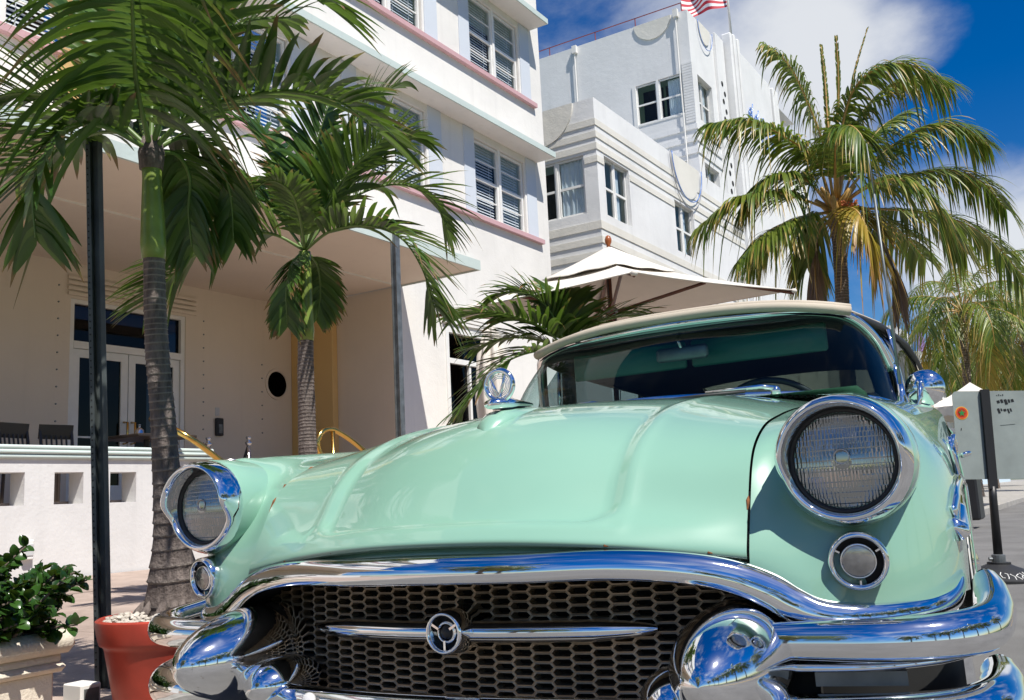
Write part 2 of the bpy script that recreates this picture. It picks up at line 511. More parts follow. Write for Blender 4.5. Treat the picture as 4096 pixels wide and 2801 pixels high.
# ================================================================== ground
def sheet(name, x0, x1, y0, y1, z0, z1, mat, parent=None, kind='structure'):
    o = mesh(name, [(x0,y0,z0),(x1,y0,z1),(x1,y1,z1),(x0,y1,z0)], [(0,1,2,3)], M[mat], parent)
    if kind: o['kind'] = kind
    return o
sheet('ground', -900, 900, -900, 1400, -.06, -.06, 'grass_ground')
sheet('road', -2.42, 9.2, -60, 260, 0, 0, 'asphalt')
mb = MB(); mb.box((-2.60, -60, -.05), (-2.42, 260, .13), .015)
tag(mb.build('kerb', M['kerb']), kind='structure')
mb = MB(); mb.box((9.2, -60, -.05), (9.38, 260, .13), .015)
tag(mb.build('kerb', M['kerb']), kind='structure')
sheet('park_path', 9.38, 12.2, -60, 260, .13, .13, 'slab')
for x in (3.3, 3.52):
    sheet('road_line', x-.06, x+.06, -60, 260, .004, .004, 'yellowline')
# pavement: bed plus single slabs with open joints, rising gently to the terrace wall
def pz(x): return .13 + (-2.6 - x)*.0237
pv = sheet('pavement', -16, -2.6, -60, 120, pz(-16)-.03, pz(-2.6)-.03, 'kerb')
sx, sy = 1.47, 1.62
me_s = None
for i in range(4):
    for j in range(-2, 9):
        x1 = -2.61 - i*sx; x0 = x1 - sx + .012
        y0 = j*sy; y1 = y0 + sy - .012
        mb = MB()
        zz = .002*((i*7+j*3) % 4)
        V = [(x0,y0,pz(x0)+zz),(x1,y0,pz(x1)+zz),(x1,y1,pz(x1)+zz),(x0,y1,pz(x0)+zz)]
        V += [(a,b,c-.03) for a,b,c in V]
        mesh('paving_slab', V, [(0,1,2,3),(0,4,5,1),(1,5,6,2),(2,6,7,3),(3,7,4,0)], M['slab'], pv)
# ================================================================== buildings
def v3(*a): return np.array(a, float)
UZ = v3(0, 0, 1)
def wall_face(mbx, o, u, n, us, vs, holes, reveal):
    """flat wall in (u, z) with recessed openings; holes = (a0, a1, b0, b1)"""
    cu = sorted(set([us[0], us[1]] + [h[0] for h in holes] + [h[1] for h in holes]))
    cv = sorted(set([vs[0], vs[1]] + [h[2] for h in holes] + [h[3] for h in holes]))
    cu = [c for c in cu if us[0] <= c <= us[1]]; cv = [c for c in cv if vs[0] <= c <= vs[1]]
    P = lambda a, b, d=0: o + u*a + UZ*b - n*d
    for i in range(len(cu)-1):
        for j in range(len(cv)-1):
            a, b = (cu[i]+cu[i+1])/2, (cv[j]+cv[j+1])/2
            if any(h[0] < a < h[1] and h[2] < b < h[3] for h in holes): continue
            mbx.add([P(cu[i], cv[j]), P(cu[i+1], cv[j]), P(cu[i+1], cv[j+1]), P(cu[i], cv[j+1])], [(0,1,2,3)])
    for a0, a1, b0, b1 in holes:
        c = [(a0, b0), (a1, b0), (a1, b1), (a0, b1)]
        for k in range(4):
            p, q = c[k], c[(k+1) % 4]
            mbx.add([P(*p), P(*q), P(*q, reveal), P(*p, reveal)], [(0,1,2,3)])
    return mbx
def pieces(name, parent, mat, o, u, n, boxes, bev=0):
    """boxes in the wall frame: (a0, a1, b0, b1, d0, d1), d outward"""
    m = MB()
    for a0, a1, b0, b1, d0, d1 in boxes:
        m.obox(o, u, n, UZ, (a0, d0, b0), (a1, d1, b1))
    return m.build(name, M[mat], parent)
def sash(parent, o, u, n, a0, a1, b0, b1, depth, muntin=True, blind=True, backing='cavity', drop=1.0, curtain=False, tilt=.35):
    """one double-hung window: frame > panes, blind"""
    D0 = -depth
    f = .045
    bm_ = (b0+b1)/2
    bx = [(a0,a0+f,b0,b1,D0-.03,D0+.03),(a1-f,a1,b0,b1,D0-.03,D0+.03),(a0+f,a1-f,b1-f,b1,D0-.03,D0+.03),(a0+f,a1-f,b0,b0+f,D0-.03,D0+.03),
          (a0+f,a1-f,bm_-.03,bm_+.03,D0-.025,D0+.02)]
    if muntin:
        q = (b1-b0)/4
        bx += [(a0+f,a1-f,b1-q-.011,b1-q+.011,D0-.01,D0+.012),(a0+f,a1-f,b0+q-.011,b0+q+.011,D0-.02,D0+.004)]
    w = pieces('window', parent, 'winframe', o, u, n, bx)
    pieces('pane', w, 'pane', o, u, n, [(a0+f,a1-f,bm_+.03,b1-f,D0-.004,D0),(a0+f,a1-f,b0+f,bm_-.03,D0-.016,D0-.012)])
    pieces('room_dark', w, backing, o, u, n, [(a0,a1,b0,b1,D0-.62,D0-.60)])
    if blind:
        m = MB(); h = b1-b0-2*f; ns = int(h*drop/.058)
        for k in range(ns):
            z = b1-f-.02-k*.058
            ct, st_ = math.cos(tilt), math.sin(tilt)
            m.obox(o + n*(D0-.075) + UZ*z, u, n*ct - UZ*st_, n*st_ + UZ*ct, (a0+f+.005, -.020, -.0012), (a1-f-.005, .020, .0012))
        for t in (.2, .8):
            m.obox(o + n*(D0-.058), u, n, UZ, (a0+f+(a1-a0-2*f)*t-.006, 0, b1-f-ns*.058), (a0+f+(a1-a0-2*f)*t+.006, .001, b1-f))
        m.build('blind', M['blind'], w)
    if curtain:
        m = MB(); nn = 44
        V = []
        for i in range(nn):
            t = i/(nn-1); d = -.06 + .022*math.sin(t*34+1.3*math.sin(t*9))
            for b in (b0+f, b1-f): V.append(o + u*(a0+f+(a1-a0-2*f)*t*curtain) + n*(D0+d) + UZ*b)
        m.add(V, [(2*i, 2*i+2, 2*i+3, 2*i+1) for i in range(nn-1)])
        m.build('curtain', M['curtain'], w)
    return w

# ---------------------------------------------------------------- hotel with mint ledges
HX = -9.5
hotel = thing('white_hotel', 'white hotel facade with mint green ledges, pink sills and a deep shaded porch', 'building', (HX, 16.76, .27))
hotel_inv = Matrix.Translation((-HX, -16.76, -.27))
def hp(mbx, name, mat, **k):
    o = mbx.build(name, M[mat], hotel, **k); o.matrix_local = hotel_inv; return o
def hpieces(name, mat, o, u, n, bx):
    w = pieces(name, hotel, mat, o, u, n, bx); w.matrix_local = hotel_inv; return w
O, U_, N_ = v3(HX, 0, 0), v3(0, 1, 0), v3(1, 0, 0)
ends = [15.86, 12.56, 9.26, 5.96, 2.66, -.64]
rowsz = [(6.13, 7.66), (9.14, 10.66)]
holes = [(e-1.80, e, b0, b1) for e in ends for b0, b1 in rowsz]
m = MB(); wall_face(m, O, U_, N_, (-6, 16.76), (4.33, 14.5), holes, .16)
# shopfront wing to the right of the porch, with one tall window
gw = (12.90, 14.35, 1.15, 3.84)
wall_face(m, O, U_, N_, (11.73, 16.76), (.10, 4.33), [gw], .14)
m.add([(HX,16.76,.1),(-18,16.76,.1),(-18,16.76,14.5),(HX,16.76,14.5)], [(0,1,2,3)])
m.add([(HX,-6,14.5),(HX,16.76,14.5),(-18,16.76,14.5),(-18,-6,14.5)], [(0,1,2,3)])
m.add([(HX,-6,4.33),(-18,-6,4.33),(-18,-6,14.5),(HX,-6,14.5)], [(0,1,2,3)])
hp(m, 'wall', 'white')
for e in ends:
    for b0, b1 in rowsz:
        mid = e-.90
        for a0, a1 in ((e-1.80+.02, mid-.035), (mid+.035, e-.02)):
            w = sash(hotel, O, U_, N_, a0, a1, b0+.015, b1-.015, .075, tilt=1.1); w.matrix_local = hotel_inv
        hpieces('mullion', 'winframe', O, U_, N_, [(mid-.034, mid+.034, b0, b1, -.11, -.02)])
for b0, b1 in rowsz:
    for e in ends:
        for a0, a1 in ((e+.06, e+.44), (e-1.80-.36, e-1.80-.02)):
            hpieces('paint_band', 'bluegrey', O, U_, N_, [(a0, a1, b0-.02, b1+.135, 0, .018)])
    hpieces('sill_ledge', 'pink', O, U_, N_, [(-6, 16.42, b0-.112, b0-.022, 0, .09)])
    m = MB(); m.box((HX, -6, b1+.145), (HX+.45, 16.37, b1+.262)); hp(m, 'eyebrow_slab', 'white')
    m = MB(); m.box((HX+.45, -6.0, b1+.150), (HX+.475, 16.395, b1+.265)); m.box((HX, 16.37, b1+.150), (HX+.45, 16.395, b1+.265)); hp(m, 'eyebrow_edge', 'mintledge')
m = MB(); m.box((HX, 5.72, 5.5), (HX+.55, 6.02, 9.4)); hp(m, 'orange_fin', 'orange')
# shop window
w = pieces('window', hotel, 'winframe', O, U_, N_, [(12.90,12.99,1.15,3.84,-.12,.02),(14.26,14.35,1.15,3.84,-.12,.02),(12.99,14.26,3.74,3.84,-.12,.02),(12.99,14.26,3.20,3.29,-.12,.0),(13.62,13.68,1.15,3.2,-.12,-.02),(12.99,14.26,1.15,1.3,-.12,.0)]); w.matrix_local = hotel_inv
pieces('pane', w, 'doorglass', O, U_, N_, [(12.99,14.26,1.3,3.74,-.08,-.07)])
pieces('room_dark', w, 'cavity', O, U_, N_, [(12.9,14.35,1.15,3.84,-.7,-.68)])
# lintel mouldings over the shop window
for k in range(3):
    hpieces('lintel_ridge', 'white', O, U_, N_, [(12.82, 14.45, 3.90+k*.07, 3.945+k*.07, 0, .05)])
# porch: back wall, side wall, ceiling, deck
m = MB()
door = (7.46, 9.38, 1.0, 3.86)
BO = v3(-11.9, 0, 0)
wall_face(m, BO, U_, N_, (-6, 11.73), (1.0, 4.36), [door], .22)
m.add([(-11.9,11.73,.27),(HX,11.73,.27),(HX,11.73,4.36),(-11.9,11.73,4.36)], [(0,1,2,3)])
hp(m, 'porch_wall', 'porch')
m = MB(); m.box((-11.9, -6, 4.36), (-7.92, 11.71, 4.40)); hp(m, 'porch_ceiling', 'porch')
m = MB(); m.box((-11.9, -6, 4.40), (-7.98, 11.67, 4.60)); hp(m, 'canopy_slab', 'white')
m = MB(); m.box((-7.94, -6, 4.335), (-7.905, 11.735, 4.49)); m.box((HX+.001, 11.71, 4.335), (-7.94, 11.735, 4.49)); hp(m, 'canopy_edge', 'mintledge')
m = MB(); m.box((-11.9, 11.60, 1.0), (-10.92, 11.728, 4.355), .01); hp(m, 'orange_column', 'orange')
# fluted lintel above the door, door surround
for k in range(4):
    hpieces('lintel_ridge', 'porch', BO, U_, N_, [(7.40, 9.56, 3.90+k*.075, 3.945+k*.075, 0, .045)])
fr = [(7.46,7.53,1.0,3.86,-.16,-.02),(9.31,9.38,1.0,3.86,-.16,-.02),(7.53,9.31,3.80,3.86,-.16,-.02),(7.53,9.31,3.17,3.27,-.16,-.01),(7.53,9.31,1.0,1.03,-.16,-.01)]
dr = hpieces('door_frame', 'winframe', BO, U_, N_, fr)
pieces('transom_pane', dr, 'doorglass', BO, U_, N_, [(7.53,9.31,3.27,3.80,-.09,-.08)])
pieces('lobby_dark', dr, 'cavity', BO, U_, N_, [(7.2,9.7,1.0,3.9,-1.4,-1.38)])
for a0, a1 in ((7.535, 8.41), (8.425, 9.305)):
    dl = hpieces('door', 'winframe', BO, U_, N_, [(a0,a0+.11,1.04,3.165,-.10,-.05),(a1-.11,a1,1.04,3.165,-.10,-.05),(a0+.11,a1-.11,3.05,3.165,-.10,-.05),(a0+.11,a1-.11,1.04,1.27,-.10,-.05),(a0+.11,a1-.11,1.93,1.955,-.09,-.07)])
    pieces('pane', dl, 'doorglass', BO, U_, N_, [(a0+.11,a1-.11,1.27,3.05,-.08,-.075)])
    hx_ = a1-.055 if a0 < 8 else a0+.055
    m = MB(); m.tube([(-11.95, hx_, 1.86), (-11.86, hx_, 1.87), (-11.86, hx_, 2.16), (-11.95, hx_, 2.17)], .017, 8); m.build('pull_handle', M['brass'], dl, True)
# porthole
m = MB(); m.lathe([(.265,.0),(.265,.025),(.225,.03),(.215,.0)], (-11.9, 11.26, 2.94), (1,0,0), 40); ph = hp(m, 'porthole', 'porch', smooth=False)
m = MB(); m.lathe([(.222,.008),(0,.008)], (-11.9, 11.26, 2.94), (1,0,0), 36); m.build('porthole_pane', M['doorglass'], ph)
m = MB(); m.lathe([(.222,.003),(0,.003)], (-11.9, 11.26, 2.94), (1,0,0), 36); m.build('porthole_dark', M['cavity'], ph)
# little fixings in vertical rows on the porch wall
for yy, zs in ((7.28, np.arange(1.9, 4.1, .235)), (9.72, np.arange(1.9, 4.0, .215)), (10.93, np.arange(2.1, 3.4, .23))):
    for z in zs:
        m = MB(); m.lathe([(.013, 0), (.011, .012), (0, .014)], (-11.9, yy, z), (1, 0, 0), 8); hp(m, 'wall_stud', 'galv')
m = MB(); m.box((-11.9, 9.94, 2.02), (-11.84, 10.08, 2.30), .012); ic = hp(m, 'entry_phone', 'black')
m = MB(); m.box((-11.84, 9.975, 2.06), (-11.83, 10.045, 2.20)); m.build('entry_phone_panel', M['galv'], ic)
m = MB(); m.box((-11.9, 9.95, 2.34), (-11.89, 10.03, 2.47)); hp(m, 'notice_plate', 'trim_grey')
# deck and steps
m = MB(); m.box((-11.9, -6, .05), (-8.75, 11.72, .995)); dk = hp(m, 'porch_deck', 'slab')
for k in range(5):
    m = MB(); m.box((-8.745+k*.30, 7.35, .05), (-8.45+k*.30, 10.9, .86-k*.14)); hp(m, 'step', 'slab')

# ---------------------------------------------------------------- terrace wall in front of the porch
tw = thing('terrace_wall', 'low white terrace wall with square openings and mint ribbed cap', 'wall', (-8.5, 2, .25))
tinv = Matrix.Translation((8.5, -2, -.25))
TO = v3(-8.5, 0, 0)
op = [(6.10-.59*k-.30, 6.10-.59*k, .965, 1.268) for k in range(-1, 14)]
m = MB(); wall_face(m, TO, U_, N_, (-5, 7.03), (.10, 1.40), op, .24)
m.add([(-8.5,7.03,.1),(-8.74,7.03,.1),(-8.74,7.03,1.40),(-8.5,7.03,1.40)], [(0,1,2,3)])
wall_face(m, v3(-8.74, 0, 0), U_, -N_, (-5, 7.03), (.10, 1.40), op, 0)
o = m.build('wall_body', M['terrace'], tw); o.matrix_local = tinv
for k, (zz, ex) in enumerate(((1.395, .035), (1.438, .048), (1.481, .040))):
    m = MB(); m.box((-8.74-ex, -5, zz), (-8.5+ex, 7.03+ex, zz+.040), .014); o = m.build('cap_ridge', M['mintledge'], tw); o.matrix_local = tinv

# ---------------------------------------------------------------- second hotel: low wing, tower, sign face
h2 = thing('stepped_hotel', 'tall white stepped hotel with cream banded wing, blue neon and roof rail', 'building', (-9.5, 19.28, .2))
i2 = Matrix.Translation((9.5, -19.28, -.2))
def p2(mbx, name, mat, **k):
    o = mbx.build(name, M[mat], h2, **k); o.matrix_local = i2; return o
def pp2(name, mat, o, u, n, bx):
    w = pieces(name, h2, mat, o, u, n, bx); w.matrix_local = i2; return w
WX, WY = -9.5, 19.28
XO, XU, XN = v3(WX, 0, 0), v3(0, 1, 0), v3(1, 0, 0)          # street side
YO, YU, YN = v3(0, WY, 0), v3(1, 0, 0), v3(0, -1, 0)          # side towards the camera
xw = [(19.66, 21.05, 7.44, 8.94), (24.0, 25.42, 7.44, 8.92), (19.66, 21.05, 4.2, 5.7), (24.0, 25.42, 4.2, 5.7)]
yw = [(-11.62, -9.86, 7.47, 8.93)]
m = MB(); wall_face(m, XO, XU, XN, (WY, 30.0), (.1, 10.31), xw, .20); wall_face(m, YO, YU, YN, (-16, WX), (.1, 10.31), yw, .14)
m.add([(WX,WY,10.31),(WX,30,10.31),(-16,30,10.31),(-16,WY,10.31)], [(0,1,2,3)])
m.add([(WX,30,.1),(WX,30,10.31),(-16,30,10.31),(-16,30,.1)], [(0,1,2,3)])
p2(m, 'wing_wall', 'white_old')
for a0, a1, b0, b1 in xw:
    mid = (a0+a1)/2
    for q0, q1 in ((a0+.02, mid-.03), (mid+.03, a1-.02)):
        w = sash(h2, XO, XU, XN, q0, q1, b0+.01, b1-.01, .13, muntin=False, blind=False, curtain=.55 if b0 > 6 else False); w.matrix_local = i2
    pp2('mullion', 'winframe', XO, XU, XN, [(mid-.03, mid+.03, b0, b1, -.17, -.08)])
a0, a1, b0, b1 = yw[0]
for q0, q1, cu in ((a0+.02, a0+.95, False), (a0+1.0, a1-.02, .99)):
    w = sash(h2, YO, YU, YN, q0, q1, b0+.01, b1-.01, .08, muntin=False, blind=False, curtain=cu); w.matrix_local = i2
pp2('mullion', 'winframe', YO, YU, YN, [(a0+.95, a0+1.0, b0, b1, -.12, -.03)])
for z0, z1 in ((9.607, 9.769), (9.298, 9.451), (8.998, 9.155), (7.025, 7.218), (6.675, 6.835), (6.33, 6.49), (6.0, 6.16)):
    m = MB(); m.box((-16, WY-.022, z0), (WX+.022, WY, z1)); m.box((WX, WY, z0), (WX+.022, 30, z1)); p2(m, 'cream_course', 'cream_band')
for bx in ([( -9.86+.03, WX+.022, 8.68, 8.837, 0, .022)],):
    pp2('cream_course', 'cream_band', YO, YU, YN, bx)
pp2('cream_course', 'cream_band', XO, XU, XN, [(WY, 19.63, 8.68, 8.837, 0, .021)]); pp2('cream_course', 'cream_band', XO, XU, XN, [(21.08, 23.97, 8.68, 8.837, 0, .021), (25.45, 30, 8.68, 8.837, 0, .021)])
def half_disc(name, c, u, n, r, zs=1.0, mat='cream_band', t=.045):
    m = MB(); k = 28
    pts = [c + u*r*math.cos(a) - UZ*r*zs*math.sin(a) for a in np.linspace(0, math.pi, k)]
    V = pts + [p + n*t for p in pts]
    F = [tuple(range(k, 2*k))] + [(i, i+1, k+i+1, k+i) for i in range(k-1)] + [(0, k-1, 2*k-1, k)]
    m.add(V, F)
    o = m.build(name, M[mat], h2); o.matrix_local = i2; return o
half_disc('half_disc', v3(-10.98, WY, 10.30), YU, YN, .92)
half_disc('half_disc', v3(WX, 25.0, 10.30), XU, XN, 1.05, 1.05)
def neon_arc(c, u, n, r, zs, d, mat='neon'):
    m = MB(); m.tube([c + u*r*math.cos(a) - UZ*r*zs*math.sin(a) + n*d for a in np.linspace(0, math.pi, 25)], .014, 6)
    o = m.build('neon_tube', M[mat], h2, True); o.matrix_local = i2
M['neon'] = m_plain('unlit_blue_neon_tube', (.16, .28, .62), .2)
M['cable'] = m_plain('grey_cable', (.35, .35, .36), .6)
neon_arc(v3(WX, 25.0, 10.30), XU, XN, 1.12, 1.08, .09); neon_arc(v3(WX, 25.0, 10.30), XU, XN, 1.22, 1.16, .06, 'cable')
# tower behind the wing
TX, TY = -11.0, 30.45
TXO, TYO = v3(TX, 0, 0), v3(0, TY, 0)
txw = [(30.98, 32.45, 14.0, 15.75), (30.98, 32.45, 10.75, 12.4), (30.98, 32.45, 7.4, 9.1)]
tyw = [(-13.32, -11.40, 14.13, 15.72), (-13.32, -11.40, 10.8, 12.4)]
m = MB(); wall_face(m, TYO, YU, YN, (-22, TX), (8, 18.05), tyw, .16); wall_face(m, TXO, XU, XN, (TY, 32.95), (.1, 18.05), txw, .28)
m.add([(TX,TY,18.05),(TX,44,18.05),(-22,44,18.05),(-22,TY,18.05)], [(0,1,2,3)])
m.add([(TX,32.95,.1),(TX,40,.1),(TX,40,18.05),(TX,32.95,18.05)], [(0,1,2,3)])
m.add([(TX,40,.1),(TX-.6,40,.1),(TX-.6,40,18.05),(TX,40,18.05)], [(0,1,2,3)])
m.add([(TX-.6,40,.1),(TX-.6,48,.1),(TX-.6,48,17.2),(TX-.6,40,17.2)], [(0,1,2,3)])
m.add([(TX-.6,48,.1),(-22,48,.1),(-22,48,17.2),(TX-.6,48,17.2)], [(0,1,2,3)])
m.add([(TX-.6,40,17.2),(TX-.6,48,17.2),(-22,48,17.2),(-22,40,17.2)], [(0,1,2,3)])
p2(m, 'tower_wall', 'white_old')
for a0, a1, b0, b1 in tyw:
    mid = (a0+a1)/2
    for q0, q1, cu in ((a0+.10, mid-.05, False), (mid+.05, a1-.04, .0)):
        w = sash(h2, TYO, YU, YN, q0, q1, b0+.06, b1-.02, .07, muntin=False, blind=(b0 < 12), curtain=False); w.matrix_local = i2
    pp2('window_trim', 'winframe', TYO, YU, YN, [(mid-.05, mid+.05, b0, b1, -.11, .0), (a0-.04, a0+.10, b0-.35, b1, -.1, .03), (a0+.1, a1, b0, b0+.06, -.11, .02)])
    m = MB(); V = []
    for i in range(30):
        t = i/29
        for b in (b0+.1, b1-.07): V.append(v3(a1-.62+.54*t, TY+.20+.02*math.sin(t*40), b))
    m.add(V, [(2*i, 2*i+2, 2*i+3, 2*i+1) for i in range(29)]); p2(m, 'curtain', 'curtain')
for a0, a1, b0, b1 in txw:
    mid = (a0+a1)/2
    for q0, q1 in ((a0+.02, mid-.03), (mid+.03, a1-.02)):
        w = sash(h2, TXO, XU, XN, q0, q1, b0+.01, b1-.01, .2, muntin=False, blind=False, curtain=.7); w.matrix_local = i2
for z0, z1 in ((13.50, 13.68), (13.05, 13.23), (12.60, 12.78), (10.2, 10.38), (9.75, 9.93)):
    m = MB(); m.box((-22, TY-.04, z0), (TX+.04, TY, z1)); m.box((TX, TY, z0), (TX+.04, 32.9, z1)); p2(m, 'white_course', 'white_old')
# ribbed quoin beside the tower windows
for k in range(22):
    z = 13.78 + k*.105
    m = MB(); m.box((-11.36, TY-.02, z), (TX+.018, TY, z+.085)); p2(m, 'quoin_rib', 'white_old')
half_disc('half_disc', v3(-12.37, TY, 18.04), YU, YN, .74, .95)
half_disc('half_disc', v3(TX, 32.0, 18.04), XU, XN, .62, 1.2)
neon_arc(v3(TX, 32.0, 18.0), XU, XN, .74, 1.25, .09)
# perforated screen, fluted fin and sign face on the street side
m = MB(); m.box((TX, 33.0, .1), (TX+.12, 33.9, 18.2), .01); pf = p2(m, 'screen_panel', 'white_old')
for k in range(11):
    z = 16.2 - k*.72
    for dy in (0, .22):
        m = MB(); m.lathe([(.105, .0), (.105, .012), (0, .012)], (TX+.12, 33.34+dy, z-dy*1.6), (1, 0, 0), 14); o = m.build('screen_hole', M['cavity'], pf)
for k in range(4):
    m = MB(); m.box((TX, 34.0+k*.24, .1), (TX+.42+.05*(k % 2), 34.0+k*.24+.20, 18.55), .05); p2(m, 'fin_flute', 'white_old')
m = MB(); m.box((TX, 35.05, .1), (TX+.22, 39.6, 18.4), .02); p2(m, 'sign_face', 'white_old')
for k in range(3):
    m = MB(); m.box((TX, 39.65+k*.25, .1), (TX+.34, 39.65+k*.25+.2, 18.3), .05); p2(m, 'fin_flute', 'white_old')
# script sign in unlit blue tube; the letters are too small in the picture to read, loops only
lm = MB(); rng = np.random.RandomState(5)
for k in range(5):
    y0 = 36.1 + k*.72; z0 = 15.7 - .05*k
    for q in range(2):
        ph = rng.rand()*6; pts = []
        for t in np.linspace(0, 1, 26):
            pts.append((TX+.30, y0 + .26*math.sin(t*6.3+ph)*(1-.3*q) + .1*t, z0 + 1.05*(t-.5) + .18*math.sin(t*12.6+ph)))
        lm.tube(pts, .026, 5)
p2(lm, 'neon_script', 'neon', smooth=True)
# drain pipes
for xx, zt in ((-15.62, 17.9), (-11.42, 18.0)):
    m = MB(); m.tube([(xx, TY-.10, zt), (xx, TY-.10, 16), (xx+.02, TY-.10, 12), (xx+.02, TY-.10, 9)], .030, 8); m.box((xx-.08, TY-.16, zt-.15), (xx+.10, TY-.01, zt+.15)); p2(m, 'drain_pipe', 'white')
# red roof rail
rl = thing_part('roof_rail', h2, (0, 0, 0)); rl.matrix_local = i2
for xx in (-20.2, -18.6, -16.9, -14.85, -13.15, -11.29):
    m = MB(); m.tube([(xx, TY+.25, 18.0), (xx, TY+.25, 18.52)], .022, 6); m.build('rail_post', M['redrail'], rl)
m = MB(); m.tube([(-21.5, TY+.25, 18.52), (-11.29, TY+.25, 18.52)], .022, 6); m.build('rail_bar', M['redrail'], rl)

# flag on its pole
fp = thing('flagpole', 'white flagpole on top of the tower fin', 'flagpole', (TX+.2, 34.75, 18.5))
m = MB(); m.tube([(0, 0, 0), (0, 0, 4.3)], [.055, .04], 10); m.build('pole', M['white'], fp, True)
m = MB(); m.lathe([(.11, 0), (.11, .10), (.05, .16)], (0,0,0), (0,0,1), 14); m.build('pole_foot', M['galv'], fp, True)
fl = thing('flag', 'red and white striped flag with blue starred corner on the tower pole', 'flag', (TX+.15, 34.72, 21.55))
W_, H_ = 2.2, 1.45
def flagpt(a, b):
    s = a/W_
    return (-a*.80*(1-.1*s) - .1*s, -.45*s*W_*.5 + .16*math.sin(a*4.2+b*1.5), -b - .42*s**1.3 + .10*math.sin(a*3.4-b*2))
for k in range(13):
    b0, b1 = H_*k/13, H_*(k+1)/13; a_start = .92 if k < 7 else 0
    aa = np.linspace(a_start, W_, 24)
    V = [flagpt(a, b) for a in aa for b in (b0, b1)]
    mesh('red_stripe' if k % 2 == 0 else 'white_stripe', V, [(2*i, 2*i+2, 2*i+3, 2*i+1) for i in range(23)], m_flag('flag_red', (.50, .03, .05)) if k % 2 == 0 else m_flag('flag_white', (.78, .78, .80)), fl, True)
aa = np.linspace(0, .92, 12); bb = np.linspace(0, H_*7/13, 6)
ct = mesh('blue_corner', [flagpt(a, b) for a in aa for b in bb], grid_faces(12, 6), m_flag('flag_blue', (.03, .05, .22)), fl, True)
m = MB()
for i in range(6):
    for j in range(5):
        c = np.array(flagpt(.08+.152*i, .07+.15*j)) + np.array([0, -.006, 0])
        V = [c + np.array((.8, .2, 0))*.0 + np.array((-math.cos(t)*r, 0, math.sin(t)*r)) for t, r in [(math.pi/2+math.pi*q/5, .045 if q % 2 == 0 else .018) for q in range(10)]]
        m.add(V, [tuple(range(10))])
m.build('stars', m_flag('flag_white', (.78, .78, .80)), ct)

# ---------------------------------------------------------------- buildings further along the street
far1 = thing('far_white_building', 'distant white building between the coconut palm and the umbrella', 'building', (-10, 52, .2))
m = MB(); m.box((-6.0, 0, 0), (2.2, 16, 7.2)); m.box((-6, 3, 7.2), (.6, 14, 9.2)); m.build('wall', M['white_old'], far1)
for k in range(3):
    m = MB(); m.box((2.2, .0, 2.2+k*2.2), (3.0, 16.2, 2.4+k*2.2)); m.build('balcony_slab', M['mintledge'] if k == 2 else M['white'], far1)
for k in range(2):
    for j in range(5):
        m = MB(); m.box((2.2, .8+j*3.0, 2.9+k*2.2), (2.23, 2.6+j*3.0, 4.1+k*2.2)); m.build('window', M['trim_grey'], far1)
for j in range(3):
    m = MB(); m.box((-5+j*2.3, -.03, 3.0), (-3.8+j*2.3, 0, 4.4)); m.build('window', M['trim_grey'], far1)
M['signblue'] = m_plain('blue_sign_paint', (.10, .30, .62), .5)
M['purple'] = m_plain('purple_paint', (.34, .20, .50), .5)
M['palewall'] = m_plain('pale_blue_wall', (.55, .66, .74), .7)
far2 = thing('blue_sign_building', 'distant pale building with blue vertical sign and purple fin', 'building', (-8.5, 72, .2))
m = MB(); m.box((-8, 0, 0), (.4, 24, 9.5)); m.build('wall', M['palewall'], far2)
for k in range(3):
    m = MB(); m.box((.4, 0, 2.6+k*2.5), (1.3, 24, 2.8+k*2.5)); m.build('balcony_slab', M['white'], far2)
# ================================================================== the car
# car frame: x = across (+ = its left side, right in the picture), y = backwards, z = up
d_, r_ = rad(4.5), rad(-0.8)
MC = Matrix.Rotation(d_, 4, 'Z') @ Matrix.Rotation(r_, 4, 'Y')
car = thing('convertible_car', 'mint green 1950s convertible with chrome grille, bumper bullets and tan top', 'car')
car.matrix_world = Matrix.Translation(MC @ Vector((-1.056, 0, -CAM_H)) + Vector((0, 0, CAM_H))) @ MC
def part(name, mb, mat, parent=car, smooth=False, auto=None):
    o = mb.build(name, M[mat] if isinstance(mat, str) else mat, parent, smooth)
    if auto: autosmooth(o, auto)
    return o
def fnet(rows): return rows

# ---- bonnet
HN = [
 (0.0,  [(1.635,.722),(1.605,.727),(1.600,.737),(1.625,.765),(1.66,.80),(1.725,.88),(1.80,.95),(1.90,1.007),(2.05,1.042),(2.35,1.078),(2.8,1.103),(3.06,1.112)]),
 (.19,  [(1.650,.718),(1.620,.723),(1.615,.733),(1.64,.762),(1.675,.797),(1.742,.876),(1.815,.942),(1.915,.994),(2.06,1.031),(2.35,1.069),(2.8,1.097),(3.07,1.108)]),
 (.38,  [(1.690,.705),(1.662,.709),(1.658,.718),(1.685,.75),(1.73,.785),(1.795,.865),(1.86,.917),(1.96,.965),(2.10,1.006),(2.36,1.045),(2.8,1.080),(3.10,1.095)]),
 (.50,  [(1.730,.690),(1.700,.694),(1.697,.702),(1.715,.735),(1.755,.775),(1.812,.855),(1.868,.900),(1.97,.948),(2.12,.985),(2.37,1.02),(2.8,1.055),(3.15,1.075)]),
 (.604, [(1.765,.675),(1.738,.678),(1.735,.686),(1.750,.72),(1.78,.775),(1.825,.848),(1.868,.888),(1.97,.933),(2.13,.965),(2.38,.998),(2.8,1.03),(3.20,1.055)]),
]
def full(net):
    L = [[(-w, y, z) for y, z in pts] for w, pts in net[:0:-1]]
    return L + [[(w, y, z) for y, z in pts] for w, pts in net]
G = net_surface(full(HN), 14, 9)
NU, NV = G.shape[:2]
dv = np.linalg.norm(np.diff(G, axis=1), axis=2)
arc = np.concatenate([np.zeros((NU, 1)), np.cumsum(dv, 1)], 1)
